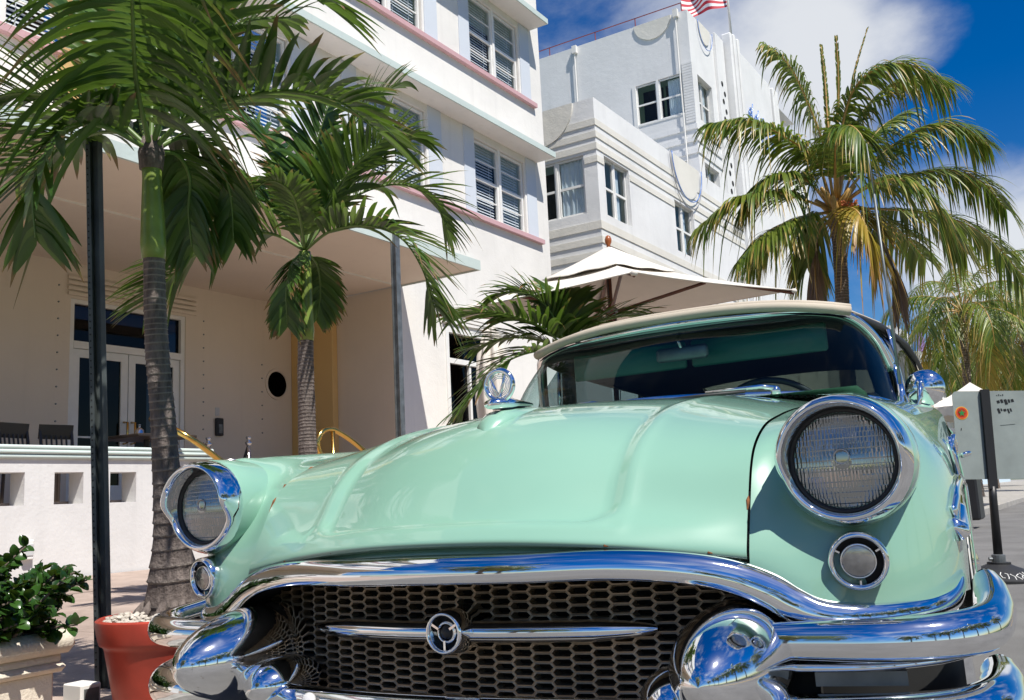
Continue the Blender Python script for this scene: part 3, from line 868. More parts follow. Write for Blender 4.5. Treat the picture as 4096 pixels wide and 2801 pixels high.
b_ = arc - arc[:, [27]]                      # metres above the lower rim of the panel
a_ = .372 - np.abs(G[:, :, 0])
rr = .075
sd = np.where((a_ < rr) & (b_ < rr), rr - np.hypot(rr-np.minimum(a_, rr), rr-np.minimum(b_, rr)), np.minimum(a_, b_))
sd = np.where((a_ < 0) | (b_ < 0), -np.hypot(np.minimum(a_, 0), np.minimum(b_, 0)), sd)
fade = 1 - smooth01((G[:, :, 1]-2.2)/.9)
du = np.gradient(G, axis=0); dvv = np.gradient(G, axis=1)
N = np.cross(du, dvv); N /= np.linalg.norm(N, axis=2)[:, :, None]
if N[NU//2, NV//2, 2] < 0: N = -N
G = G - N*((0.0125*smooth01(sd/.028) - .0025*np.exp(-((sd+.008)/.014)**2))*fade)[:, :, None]
def two_sided(name, G, mat, parent=car, t=.006):
    o = grid_mesh(name, G, mat, parent)
    n = o.data.polygons[len(o.data.polygons)//2].normal
    return o
hood = grid_mesh('bonnet', G, M['paint'], car)
# ---- front wings
FN = [
 [(.6075,3.25,1.052),(.6075,2.8,1.028),(.6075,2.38,.996),(.6075,2.13,.962),(.6075,1.972,.930),(.6075,1.871,.885),(.6075,1.828,.845),(.6075,1.784,.772),(.6075,1.754,.717),(.6075,1.740,.682),(.6075,1.738,.66),(.6075,1.740,.63)],
 [(.68,3.25,1.058),(.68,2.8,1.03),(.68,2.38,.988),(.68,2.13,.962),(.675,1.97,.938),(.668,1.895,.902),(.665,1.855,.855),(.668,1.815,.79),(.675,1.785,.735),(.685,1.766,.69),(.70,1.755,.645),(.71,1.75,.603)],
 [(.785,3.25,1.05),(.785,2.8,1.025),(.785,2.38,.998),(.785,2.13,.984),(.785,1.97,.974),(.785,1.87,.962),(.785,1.85,.90),(.785,1.835,.82),(.785,1.808,.745),(.785,1.792,.69),(.785,1.786,.64),(.785,1.785,.59)],
 [(.865,3.25,1.015),(.862,2.8,.992),(.86,2.38,.966),(.858,2.13,.953),(.855,1.98,.942),(.853,1.90,.925),(.855,1.878,.87),(.86,1.866,.81),(.86,1.855,.745),(.86,1.848,.69),(.86,1.843,.64),(.86,1.842,.588)],
 [(.885,3.25,.95),(.900,2.8,.922),(.908,2.38,.896),(.907,2.13,.882),(.905,2.02,.872),(.903,1.97,.857),(.902,1.945,.82),(.903,1.932,.775),(.905,1.925,.73),(.906,1.920,.685),(.907,1.917,.64),(.907,1.917,.586)],
 [(.902,3.25,.80),(.920,2.8,.795),(.930,2.6,.79),(.937,2.4,.782),(.940,2.25,.772),(.940,2.16,.758),(.940,2.11,.742),(.940,2.08,.72),(.940,2.06,.69),(.940,2.05,.66),(.940,2.045,.625),(.940,2.045,.585)],
 [(.902,3.25,.45),(.912,2.98,.55),(.918,2.88,.66),(.928,2.70,.735),(.936,2.50,.74),(.940,2.36,.715),(.942,2.28,.67),(.943,2.235,.64),(.943,2.21,.615),(.943,2.19,.60),(.943,2.175,.59),(.943,2.17,.575)],
]
for s in (1, -1):
    Gf = net_surface([[(s*w, y, z) for w, y, z in r] for r in FN], 9, 9)
    fo = grid_mesh('front_wing', Gf, M['paint'], car)
    # headlamp pod that grows out of the wing
    mb = MB(); c = (s*.785, 0, .845)
    prof = [(.085, 1.775), (.116, 1.775), (.120, 1.785), (.1215, 1.83), (.119, 1.90), (.108, 2.0), (.09, 2.12)]
    mb.lathe(prof, c, (0, 1, 0), 40)
    part('lamp_pod', mb, 'paint', fo, True)

# ---- headlamps
def headlamp(s):
    root = thing_part('headlamp', car, (s*.785, 1.775, .845))
    n = 72
    # visor bezel: front edge leans out above the middle and drops back below
    prof = [(.094, .012, 0), (.092, .0, .0), (.0945, -.022, .75), (.098, -.034, 1.0), (.1025, -.037, 1.0), (.108, -.032, .95), (.1135, -.019, .8), (.1175, -.004, .4), (.1185, .012, 0), (.115, .016, 0)]
    V = []; F = []
    for r, h, k in prof:
        for i in range(n):
            th = 2*math.pi*i/n
            up = smooth01(np.array((math.sin(th)+.40)/.56)).item()
            ext = -.022*k*up + .010*k*(1-up)
            rr2 = r*(1.0+.018*up*k)
            V.append((rr2*math.cos(th), h+ext, rr2*math.sin(th)))
    for i in range(len(prof)-1):
        for k in range(n):
            k2 = (k+1) % n; F.append((i*n+k, i*n+k2, (i+1)*n+k2, (i+1)*n+k))
    mesh('bezel', V, F, M['chrome'], root, True)
    mb = MB(); mb.lathe([(.095, .012), (.095, -.006), (.0915, -.010), (.0865, -.004), (.0855, .012)], (0, 0, 0), (0, 1, 0), 56)
    part('gasket', mb, 'rubber', root, True)
    mb = MB(); mb.lathe([(.086, .004), (.078, .024), (.060, .046), (.035, .062), (.0, .068)], (0, 0, 0), (0, 1, 0), 48)
    part('reflector', mb, 'reflector', root, True)
    # fluted lens: small steps in blocks, as on a pressed sealed-beam lens
    R = .0865; ng = 230
    xs = np.linspace(-R, R, ng); V = []; idx = -np.ones((ng, ng), int)
    rng = np.random.RandomState(3)
    blk = rng.uniform(.75, 1.15, (9, 9)); ph = rng.uniform(0, 6, (9, 9))
    for i, x in enumerate(xs):
        for j, z in enumerate(xs):
            r = math.hypot(x, z)
            if r > R*1.012: continue
            dome = -.017*(1-(r/R)**2)
            bi = min(8, int((x+R)/(2*R)*9*.999)); bj = min(8, int((z+R)/(2*R)*9*.999))
            fl = .00060*math.sin(x*2*math.pi/(.0066*blk[bi, bj]) + ph[bi, bj]) if r > .016 else 0
            st = .0007*math.sin((z/R*4.5 % 1.0 - .5)*1.4) if r > .016 else -.001
            idx[i, j] = len(V); V.append((x, dome+fl+st, z))
    F = [(idx[i, j], idx[i+1, j], idx[i+1, j+1], idx[i, j+1]) for i in range(ng-1) for j in range(ng-1)
         if min(idx[i, j], idx[i+1, j], idx[i+1, j+1], idx[i, j+1]) >= 0]
    lens = mesh('lens', V, F, M['lens'], root, True)
    t = text_mesh('ATLAS', .0085, .0006); t.name = 'lens_lettering'; t.data.materials.append(M['lens_letter']); t.parent = root
    t.matrix_local = Matrix.Translation((0, -.0195, -.0065)) @ Matrix.Rotation(rad(90), 4, 'X')
    mb = MB(); mb.lathe([(.014, .0), (.0145, -.002), (.0125, -.003), (.012, 0)], (0, -.0175, .006), (0, 1, 0), 24)
    part('lens_boss', mb, 'lens_letter', root, True)
    mb = MB(); mb.lathe([(.016, .0), (.016, -.006), (.011, -.014), (.0, -.016)], (0, .035, 0), (0, 1, 0), 24)
    part('bulb_shield', mb, 'chrome', root, True)
    # screw at the bottom of the bezel
    return root
M['reflector'] = m_chrome('lamp_reflector', (.85, .86, .87), .12, wav=.5)
def m_lens():
    m, n, l, b = new_mat('fluted_lamp_lens'); n.remove(b)
    out = n['Material Output']
    tr = n.new('ShaderNodeBsdfTransparent'); tr.inputs['Color'].default_value = (.72, .74, .75, 1)
    gl = n.new('ShaderNodeBsdfGlossy'); gl.inputs['Roughness'].default_value = .03
    df = n.new('ShaderNodeBsdfRefraction'); df.inputs['IOR'].default_value = 1.22; df.inputs['Roughness'].default_value = .05; df.inputs['Color'].default_value = (.8, .8, .8, 1)
    fr = n.new('ShaderNodeFresnel'); fr.inputs['IOR'].default_value = 1.75
    m0 = n.new('ShaderNodeMixShader'); m0.inputs['Fac'].default_value = .45
    l.new(tr.outputs[0], m0.inputs[1]); l.new(df.outputs[0], m0.inputs[2])
    dd = n.new('ShaderNodeBsdfDiffuse'); dd.inputs['Color'].default_value = (.62, .62, .60, 1)
    m1 = n.new('ShaderNodeMixShader'); m1.inputs['Fac'].default_value = .07
    l.new(m0.outputs[0], m1.inputs[1]); l.new(dd.outputs[0], m1.inputs[2])
    m2 = n.new('ShaderNodeMixShader'); l.new(mth(n, l, 'ADD', fr.outputs[0], .34), m2.inputs['Fac']); gl.inputs['Color'].default_value = (.82, .83, .84, 1)
    l.new(m1.outputs[0], m2.inputs[1]); l.new(gl.outputs[0], m2.inputs[2]); l.new(m2.outputs[0], out.inputs['Surface'])
    return m
M['lens'] = m_lens()
M['lens_letter'] = m_plain('lens_lettering', (.5, .5, .5), .15, .6)
for s in (1, -1): headlamp(s)

# ---- parking lamps
for s in (1, -1):
    root = thing_part('parking_lamp', car, (s*.790, 1.775, .668)); root.rotation_euler = (rad(6), 0, rad(s*10))
    mb = MB(); mb.lathe([(.0445, .03), (.0405, -.006), (.043, -.014), (.047, -.016), (.051, -.010), (.0525, .03)], (0, 0, 0), (0, 1, 0), 48)
    part('rim', mb, 'chrome', root, True)
    mb = MB(); mb.lathe([(.044, .012), (.0, .012)], (0, 0, 0), (0, 1, 0), 40); part('well', mb, 'black', root)
    mb = MB(); mb.lathe([(.0305, .014), (.031, -.006), (.0285, -.010), (.0275, -.006)], (0, 0, 0), (0, 1, 0), 40)
    part('inner_rim', mb, 'chrome', root, True)
    prof = [(.028, -.006)]
    for k in range(14, -1, -1):
        r = .0275*k/14; prof.append((r, -.011 - .004*(1-(k/14)**2) + (.0009 if k % 2 else 0)))
    mb = MB(); mb.lathe(prof, (0, 0, 0), (0, 1, 0), 44); part('lens', mb, 'parklens', root, True) if 'parklens' in M else None
    for a in (90+62, 90-62, -90):
        th = rad(a); ux = (math.cos(th), 0, math.sin(th)); uz = (-math.sin(th), 0, math.cos(th))
        mb = MB(); mb.obox((0, -.004, 0), ux, (0, 1, 0), uz, (.034, -.004, -.0016), (.042, .006, .0016)); part('spoke', mb, 'chrome', root)
# ---- chrome header over the grille, running down and out along the bumper
AR = [(0,1.592,.684,.026),(.20,1.610,.682,.026),(.37,1.652,.681,.0262),(.50,1.690,.668,.027),(.58,1.722,.648,.029),(.635,1.745,.622,.031),(.675,1.755,.597,.030),(.72,1.760,.580,.024),(.79,1.785,.573,.019),(.85,1.838,.572,.018),(.895,1.91,.574,.018),(.918,1.99,.585,.020),(.924,2.05,.612,.018),(.924,2.07,.632,.006)]
def header():
    full_ = [(-w, y, z, h) for w, y, z, h in AR[:0:-1]] + AR
    P = crom(np.array(full_), 8)
    # section: (outward, up) multiples of half height h ; outward = horizontal normal
    sec = [(.15,-1.0),(.55,-1.03),(.72,-.86),(.84,-.5),(.80,.0),(.66,.5),(.42,.88),(.12,1.06),(-.3,1.08)]
    T = np.gradient(P[:, :3], axis=0); T /= np.linalg.norm(T, axis=1)[:, None]
    rows = []
    for i, p in enumerate(P):
        t = T[i]
        up = np.array([0, 0, 1.0])
        front = np.array([t[1], -t[0], 0.0]); front /= np.linalg.norm(front)+1e-9
        if front[1] > 0.2: front = -front
        upn = np.cross(front, t); upn = upn if upn[2] > 0 else -upn
        upn /= np.linalg.norm(upn)
        rows.append([p[:3] + front*a*p[3]*1.15 + upn*b*p[3] for a, b in sec])
    return np.array(rows)
grid_mesh('grille_header', header(), M['chrome'], car)
# mint filler strip behind the header, under the bonnet lip
mb = MB()
P = crom(np.array([(-.61,1.775,.655),(-.38,1.70,.695),(0,1.64,.712),(.38,1.70,.695),(.61,1.775,.655)]), 8)
mb.tube(P, .014, 8); part('filler_strip', mb, 'paint', car, True)

# ---- grille mesh: elongated hexagons
def in_grille(w, z):
    a = abs(w); top = float(np.interp(a, [0,.2,.37,.50,.58,.635,.675,.70], [.672,.670,.668,.652,.628,.600,.57,.54]))
    return a < .70 and .30 < z < top+.012
mb = MB(); CW, CH = .0425, .0185
def gy(w): return 1.735 + .10*(w/.65)**2
hx = lambda s: [(-s*.0275, 0), (-s*.0165, -s*CH*.5), (s*.0165, -s*CH*.5), (s*.0275, 0), (s*.0165, s*CH*.5), (-s*.0165, s*CH*.5)]
cells = 0
for i in range(-17, 18):
    for j in range(0, 24):
        w0 = i*CW; z0 = .292 + j*CH + (CH/2 if i % 2 else 0)
        if not in_grille(w0, z0): continue
        cells += 1
        O = [(-.0249, 0), (-.0176, -CH*.5), (.0176, -CH*.5), (.0249, 0), (.0176, CH*.5), (-.0176, CH*.5)]
        I1 = [(x*.87, z*.70) for x, z in O]
        V = []
        for ring, dy in ((O, .001), (I1, 0.0), ([(x*.84, z*.64) for x, z in O], .016), ([(x*.84, z*.64) for x, z in O], .026)):
            for x, z in ring: V.append((w0+x, gy(w0+x)+dy, z0+z))
        F = []
        for k in range(3):
            for q in range(6):
                q2 = (q+1) % 6
                F.append((k*6+q, k*6+q2, (k+1)*6+q2, (k+1)*6+q))
        mb.add(V, F)
part('grille_mesh', mb, 'grille', car)
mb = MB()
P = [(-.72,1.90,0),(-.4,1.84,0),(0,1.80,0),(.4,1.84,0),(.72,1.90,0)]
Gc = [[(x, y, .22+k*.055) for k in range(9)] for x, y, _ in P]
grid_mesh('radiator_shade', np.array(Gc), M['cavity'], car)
# inner wall of the grille mouth
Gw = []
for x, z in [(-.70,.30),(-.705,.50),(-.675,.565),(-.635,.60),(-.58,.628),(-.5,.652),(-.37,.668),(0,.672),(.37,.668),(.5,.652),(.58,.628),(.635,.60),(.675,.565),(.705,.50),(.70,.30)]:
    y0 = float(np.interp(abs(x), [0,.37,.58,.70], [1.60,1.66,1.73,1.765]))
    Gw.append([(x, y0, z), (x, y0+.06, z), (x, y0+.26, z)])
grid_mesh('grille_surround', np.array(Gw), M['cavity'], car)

# ---- centre bar with its round emblem
mb = MB(); pr = []
xs = np.concatenate([np.linspace(-.415,-.30,8), np.linspace(-.25,.25,7), np.linspace(.30,.415,8)])
V = []; n = 20
for x in xs:
    f = min(1.0, ((.417-abs(x))/.115)) ; f = max(f, .02)**.38
    y = 1.695 + .06*(x/.41)**2
    for k in range(n):
        th = 2*math.pi*k/n
        cz = math.sin(th); cyv = math.cos(th)
        V.append((x, y + .026*f*cyv, .552 + .0215*f*math.copysign(abs(cz)**1.0, cz)))
F = [(i*n+k, i*n+(k+1) % n, (i+1)*n+(k+1) % n, (i+1)*n+k) for i in range(len(xs)-1) for k in range(n)]
gb = mesh('grille_bar', V, F, M['chrome'], car, True)
em = thing_part('grille_emblem', car, (0, 1.648, .556))
mb = MB(); mb.lathe([(.047, .085), (.046, .02), (.0425, -.002), (.039, -.008), (.035, -.007), (.0335, .0), (.0335, .03)], (0,0,0), (0,1,0), 48); part('ring', mb, 'chrome', em, True)
mb = MB(); mb.lathe([(.0345, .022), (.0, .022)], (0,0,0), (0,1,0), 32); part('well', mb, 'black', em)
mb = MB(); mb.lathe([(.022, .022), (.0215, .008), (.019, .004), (.0165, .006), (.016, .016)], (0,0,0), (0,1,0), 32); part('inner_ring', mb, 'chrome', em, True)
mb = MB(); mb.lathe([(.0155, .016), (.013, .007), (.006, .004), (.0, .0035)], (0,0,0), (0,1,0), 28); part('hub_cap', mb, 'black', em, True)
for a in (150, 30, -90):
    th = rad(a); ux = (math.cos(th), 0, math.sin(th)); uz = (-math.sin(th), 0, math.cos(th))
    mb = MB(); mb.obox((0, .002, 0), ux, (0, 1, 0), uz, (.015, -.004, -.0024), (.0365, .008, .0024)); part('spoke', mb, 'chrome', em)

# ---- bumper: bullets, blades, middle bar
for s in (1, -1):
    mb = MB()
    prof = [(.060, 1.88), (.086, 1.86), (.100, 1.83), (.1055, 1.795), (.106, 1.765), (.1045, 1.745), (.1015, 1.739), (.1045, 1.731), (.1045, 1.70), (.101, 1.665), (.094, 1.625), (.083, 1.585), (.069, 1.548), (.052, 1.518), (.034, 1.497), (.016, 1.485), (.0, 1.482)]
    mb.lathe([(r, h) for r, h in prof], (s*.572, 0, .500), (0, 1, 0), 56)
    bu = part('bumper_bullet', mb, 'chrome_old', car, True)
    # smaller swelling on the inner, lower side of the bullet
    V = []; n, m = 28, 16
    for i in range(m+1):
        ph = math.pi*i/m
        for k in range(n):
            th = 2*math.pi*k/n
            V.append((s*.470 + .072*math.sin(ph)*math.cos(th), 1.700 - .105*math.cos(ph), .440 + .058*math.sin(ph)*math.sin(th)))
    F = [(i*n+k, i*n+(k+1) % n, (i+1)*n+(k+1) % n, (i+1)*n+k) for i in range(m) for k in range(n)]
    mesh('bullet_foot', V, F, M['chrome'], bu, True)
def blade(name, path, sec, s, mat='chrome'):
    """sweep a section (outward, up) along a plan path of (w, y, z, scale)"""
    P = crom(np.array(path), 9)
    T = np.gradient(P[:, :3], axis=0); rows = []
    for i, p in enumerate(P):
        t = T[i].copy(); t[2] = 0; t /= np.linalg.norm(t)
        out = np.array([t[1], -t[0], 0])
        rows.append([(s*(p[0]+out[0]*a*p[3]), p[1]+out[1]*a*p[3], p[2]+b*p[3]) for a, b in sec + sec[:1]])
    G = np.array(rows)
    # closed tip
    end = np.repeat(G[-1].mean(0)[None, None, :], G.shape[1], 1)
    G = np.concatenate([G, end*0.5 + G[-1:]*.5 + (G[-1:]-G[-3:-2])*.3, end + (G[-1:]-G[-3:-2]).mean(1, keepdims=True)*.5], 0)
    return grid_mesh(name, G, M[mat], car)
cs = lambda k: [(k*.030*math.cos(t), .033*math.sin(t)*(1 if abs(math.sin(t)) < .8 else 1)) for t in np.linspace(0, 2*math.pi, 28, endpoint=False)]
UP = [(.60,1.70,.540,.90),(.71,1.702,.541,1.0),(.83,1.712,.542,1.08),(.925,1.755,.544,1.14),(.975,1.83,.547,1.18),(.988,1.93,.555,1.2),(.985,2.04,.572,1.12),(.976,2.12,.592,.85)]
LO = [(.60,1.72,.405,1.3),(.71,1.72,.405,1.4),(.83,1.728,.405,1.5),(.92,1.77,.406,1.55),(.97,1.85,.408,1.55),(.984,1.96,.412,1.5),(.98,2.09,.418,1.3)]
MI = [(.62,1.715,.494,.25),(.72,1.72,.494,.25),(.81,1.745,.494,.25),(.89,1.81,.494,.25),(.94,1.90,.494,.25)]
for s in (1, -1):
    blade('upper_bumper_blade', UP, cs(1.0), s)
    blade('lower_bumper_blade', LO, cs(1.0), s)
    blade('bumper_bead', MI, cs(1.2), s)
    mb = MB(); P = crom(np.array([(s*.62,1.78,.46),(s*.80,1.80,.46),(s*.90,1.90,.46),(s*.92,2.05,.46)]), 6)
    Gq = np.array([[(x, y, .37), (x, y, .56)] for x, y, z in P]); grid_mesh('bumper_backing', Gq, M['cavity'], car)
    mb = MB(); mb.obox((s*.775, 1.752, .472), (math.cos(rad(12))*1, s*math.sin(rad(12)), 0), (-s*math.sin(rad(12)), math.cos(rad(12)), 0), (0,0,1), (-.075,-.006,-.012), (.075,.012,.012)); part('number_plate_lamp', mb, 'galv', car)
CB = [(-.50,1.66,.395),(-.30,1.625,.395),(0,1.605,.395),(.30,1.625,.395),(.50,1.66,.395)]
mb = MB(); mb.tube(crom(np.array(CB), 8), .052, 24, sx=.8); part('middle_bumper_bar', mb, 'chrome', car, True)
# overrider bolts
for s in (1, -1):
    mb = MB(); mb.lathe([(.018, .0), (.017, -.006), (.010, -.011), (0, -.012)], (s*.30, 1.585, .425), (0, 1, -.4), 20); part('bumper_bolt', mb, 'trim_grey', car, True)

# ---- body sides, doors, tail
SEC = [(.60,1.05),(.80,1.045),(.865,1.015),(.91,.95),(.925,.80),(.925,.45),(.905,.32),(.85,.27)]
rows = []
for y, k, dz in [(3.25,.978,0),(3.8,.955,-.005),(4.6,.92,-.012),(5.2,.893,-.015),(5.8,.866,-.02),(6.4,.835,-.04),(6.75,.80,-.07),(6.86,.73,-.12)]:
    rows.append([(w*k, y, z+dz*(z/1.0)) for w, z in SEC])
def archcut(s):
    G = net_surface([[(s*w, y, z) for w, y, z in r] for r in rows], 12, 5)
    keep = lambda i, j: (G[i, j, 1]-5.62)**2 + (G[i, j, 2]-.33)**2 > .37**2 or G[i, j, 2] < .0
    return grid_mesh('body_side', G, M['paint'], car, keep=keep)
def bw(y, off=.003):
    return float(np.interp(y, [1.9, 2.1, 2.4, 2.8, 3.25, 3.8, 4.6, 5.2, 5.8, 6.4, 6.75], [.925, .941, .938, .921, .905, .884, .851, .826, .801, .772, .74])) + off
for s in (1, -1): archcut(s)
Gt = np.array([[(x*kw, y, z + .03*(1-x*x/.36)) for x in np.linspace(-.6, .6, 13)] for y, z, kw in [(5.75,1.03,1),(6.1,1.02,.99),(6.5,.985,.96),(6.75,.92,.90),(6.88,.80,.82),(6.9,.5,.8)]])
grid_mesh('boot_lid', Gt, M['paint'], car)
Gt = np.array([[(x, y, z - .10*(abs(x)/.72)**2*0) for x in np.linspace(-.66, .66, 9)] for y, z in [(3.02,1.10),(3.2,1.095),(3.45,1.06)]])
grid_mesh('scuttle', Gt, M['paint'], car)
for s in (1, -1):
    mb = MB()
    Gd = np.array([[(s*(bw(y) + np.interp(z, [.34,.45,.80,.95,1.015], [-.018,0,0,-.015,-.058])), y, z) for z in (.36,.45,.6,.80,.88,.95,1.0)] for y in np.linspace(3.42, 4.72, 10)])
    do = grid_mesh('door', Gd, M['paint'], car); solidify(do, .004, 0)
    mb = MB(); mb.tube([(s*(bw(y, .005)+d), y, z) for y, d, z in ((4.40,-.002,.895),(4.42,.024,.902),(4.48,.028,.904),(4.56,.024,.902),(4.58,-.002,.895))], .010, 10); part('handle', mb, 'chrome', do, True)
    # sweeping side trim
    tr = crom(np.array([(.917,2.04,.735),(.921,2.12,.765),(.925,2.4,.795),(.928,2.9,.80),(.933,3.6,.775),(.935,4.3,.70),(.932,4.9,.58),(.931,5.15,.56),(.931,5.35,.64),(.929,5.62,.74),(.925,6.0,.76),(.89,6.5,.75)]), 8)
    mb = MB(); mb.tube([(s*bw(b, .001), b, c) for a, b, c in tr], .013, 10, sx=.6); part('side_trim', mb, 'chrome', car, True)
    mb = MB(); mb.tube([(s*.932,2.03,.722),(s*.940,2.04,.70),(s*.943,2.08,.70),(s*.944,2.17,.735),(s*.942,2.3,.76)], [.008,.022,.020,.012,.004], 12); part('trim_spear', mb, 'chrome', car, True)
    for k in range(3):
        mb = MB(); mb.lathe([(.036,.004),(.036,-.006),(.029,-.008),(.026,.0)], (s*(bw(2.82+k*.13)-.012),2.82+k*.13,.885-.004*k), (-s,0,.18), 24); part('wing_port', mb, 'chrome', car, True)
    # badge: shield and V
    bd = thing_part('wing_badge', car, (s*.928, 2.36, .845))
    mb = MB(); mb.tube([(s*.004,-.03,.035),(s*.010,0,-.03),(s*.004,.03,.035)], .007, 8); part('badge_v', mb, 'chrome', bd, True)
    mb = MB(); mb.lathe([(.022,0),(.020,.008),(.0,.012)], (0,0,.03), (s,0,0), 20); part('badge_boss', mb, 'chrome', bd, True)
# wheels
def wheel(x, y, s):
    root = thing_part('wheel', car, (x, y, .335))
    mb = MB(); mb.lathe([(.20,-.07),(.25,-.085),(.30,-.085),(.328,-.07),(.335,-.045),(.335,.045),(.328,.07),(.30,.085),(.25,.085),(.20,.07)], (0,0,0), (1,0,0), 48); part('tyre', mb, 'rubber', root, True)
    mb = MB(); mb.lathe([(.245,.086),(.285,.088),(.288,.084),(.245,.082)], (0,0,0), (s,0,0), 48); part('whitewall', mb, 'winframe', root, True)
    mb = MB(); mb.lathe([(.20,.05),(.198,.075),(.17,.085),(.10,.10),(.05,.118),(0,.122)], (0,0,0), (s,0,0), 40); part('hubcap', mb, 'chrome', root, True)
for s in (1, -1):
    wheel(s*.79, 2.50, s); wheel(s*.705, 5.62, s)

# ---- windscreen, top, cabin
WT = [(0,3.44,1.425),(.30,3.47,1.421),(.50,3.52,1.412),(.60,3.585,1.388),(.665,3.70,1.315),(.70,3.78,1.20)]
WB = [(0,3.03,1.108),(.40,3.11,1.09),(.58,3.21,1.078),(.68,3.37,1.062),(.715,3.52,1.055),(.725,3.66,1.05)]
def side2(L): return [(-a, b, c) for a, b, c in L[:0:-1]] + L
wt, wb_ = crom(np.array(side2(WT)), 8), crom(np.array(side2(WB)), 8)
rows = []
for k in np.linspace(0, 1, 9):
    rows.append(wb_*(1-k) + wt*k + np.array([0, -.035*math.sin(math.pi*k), .008*math.sin(math.pi*k)]))
Gs = np.array(rows).transpose(1, 0, 2)
ws = grid_mesh('windscreen', Gs, M['shield'], car)
fr_t = [(a, b-.01, c+.012) for a, b, c in wt]
mb = MB(); mb.tube(fr_t, .017, 12, sx=1.0); part('windscreen_frame', mb, 'chrome', car, True)
inn = lambda p, k: tuple(np.array(p) + (np.array((0, p[1], 1.25))-np.array(p))/np.linalg.norm(np.array((0, p[1], 1.25))-np.array(p))*k + np.array((0, -.012, 0)))
mb = MB(); mb.tube([inn(p, .018) for p in wt], .008, 8); part('windscreen_rubber', mb, 'rubber', car, True)
mb = MB(); mb.tube([inn(p, .007) for p in wt], .005, 8); part('windscreen_seal', mb, 'paint', car, True)
mb = MB(); mb.tube([(a, b-.014, c+.004) for a, b, c in wb_], .012, 10); part('windscreen_sill', mb, 'chrome', car, True)
for s in (1, -1):
    mb = MB(); mb.tube(crom(np.array([(s*.722,3.67,1.04),(s*.725,3.70,1.12),(s*.71,3.775,1.22),(s*.675,3.71,1.315)]), 5), .016, 10); part('windscreen_pillar', mb, 'chrome', car, True)
# scuttle vent
mb = MB()
for k in range(-34, 35):
    x = k*.0165
    y = float(np.interp(abs(x), [0,.4,.58], [2.985,3.065,3.16])); z = float(np.interp(abs(x), [0,.4,.58], [1.110,1.094,1.08]))
    mb.box((x-.0045, y, z), (x+.0045, y+.03, z+.006))
part('scuttle_vent', mb, 'rubber', car)
# fabric top: outer skin with a hole for the rear window
def roofz(x, y):
    c = float(np.interp(y, [3.36,3.46,3.8,4.4,5.0,5.35,5.6,5.95], [1.452,1.463,1.492,1.51,1.49,1.44,1.34,1.05]))
    e = float(np.interp(y, [3.36,3.46,3.8,4.4,5.0,5.35,5.6,5.95], [1.405,1.41,1.405,1.40,1.39,1.36,1.28,1.04]))
    return c + (e-c)*abs(x)**2.6
rows = []
ys = [3.415,3.43,3.46,3.6,3.8,4.1,4.5,5.0,5.2,5.35,5.5,5.65,5.8,5.95]
for y in ys:
    hw = float(np.interp(y, [3.4,3.6,3.8,4.5,5.4,5.95], [.60,.635,.665,.70,.69,.68]))
    r = []
    for t in np.linspace(-1, 1, 23):
        bow = .13*abs(t)**3 if y < 3.7 else .13*abs(t)**3*max(0, (4.2-y)/.5)
        r.append((t*hw, y + bow + .0, roofz(t, y)))
    rows.append(r)
Gr = np.array(rows)
keep = lambda i, j: not (9 <= i <= 11 and 4 <= j <= 17)
tp = grid_mesh('fabric_top', Gr, M['topcloth'], car, keep=keep); solidify(tp, .012, 1)
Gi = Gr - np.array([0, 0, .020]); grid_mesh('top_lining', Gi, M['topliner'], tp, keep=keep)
Gw = Gr[9:13, 4:19] - np.array([0, 0, .008]); grid_mesh('rear_window', Gw, M['rearpane'], tp)
# bound front edge of the top
ed = [(t*1.012, y-.012, z+.004) for t, y, z in Gr[1]]
mb = MB(); mb.tube(ed, .018, 12); part('top_binding', mb, 'topcloth', tp, True)
ed2 = [(t*1.0, y+.060, z+.030) for t, y, z in Gr[1]]
mb = MB(); mb.tube(ed2, .014, 10); part('top_seam', mb, 'topcloth', tp, True)
for s in (1, -1):
    j = 22 if s > 0 else 0
    edge = Gr[:, j]
    rows = [[(x, y, z+.005), (x*1.03, y, max(1.05, z-.05)), (s*.755, y, 1.05)] for x, y, z in edge[2:]]
    top_rail = [(x*1.005, y, z-.01) for x, y, z in edge[2:]]
    mb = MB(); mb.tube(top_rail, .016, 8); part('side_rail', mb, 'rubber', tp, True)
    # quarter cloth behind the door glass, and side glass
    rr_ = [[(x, y, z), (s*.75, y, 1.045)] for x, y, z in edge[7:]]
    grid_mesh('quarter_cloth', np.array(rr_), M['topcloth'], tp)
    gg = [[(s*.725, 3.72, 1.05), (s*.70, 3.80, 1.30), (edge[4][0], 3.86, edge[4][2]-.02)], [(s*.735, 4.3, 1.05), (s*.72, 4.3, 1.25), (edge[6][0], 4.3, edge[6][2]-.02)], [(s*.74, 5.0, 1.05), (s*.72, 5.0, 1.22), (edge[7][0], 5.0, edge[7][2]-.02)]]
    grid_mesh('side_window', np.array(gg), M['sideglass'], car)
    mb = MB(); mb.tube([(s*.728,3.98,1.05),(s*.705,3.95,1.25),(s*.69,3.93,1.385)], .009, 8); part('vent_post', mb, 'chrome', car, True)
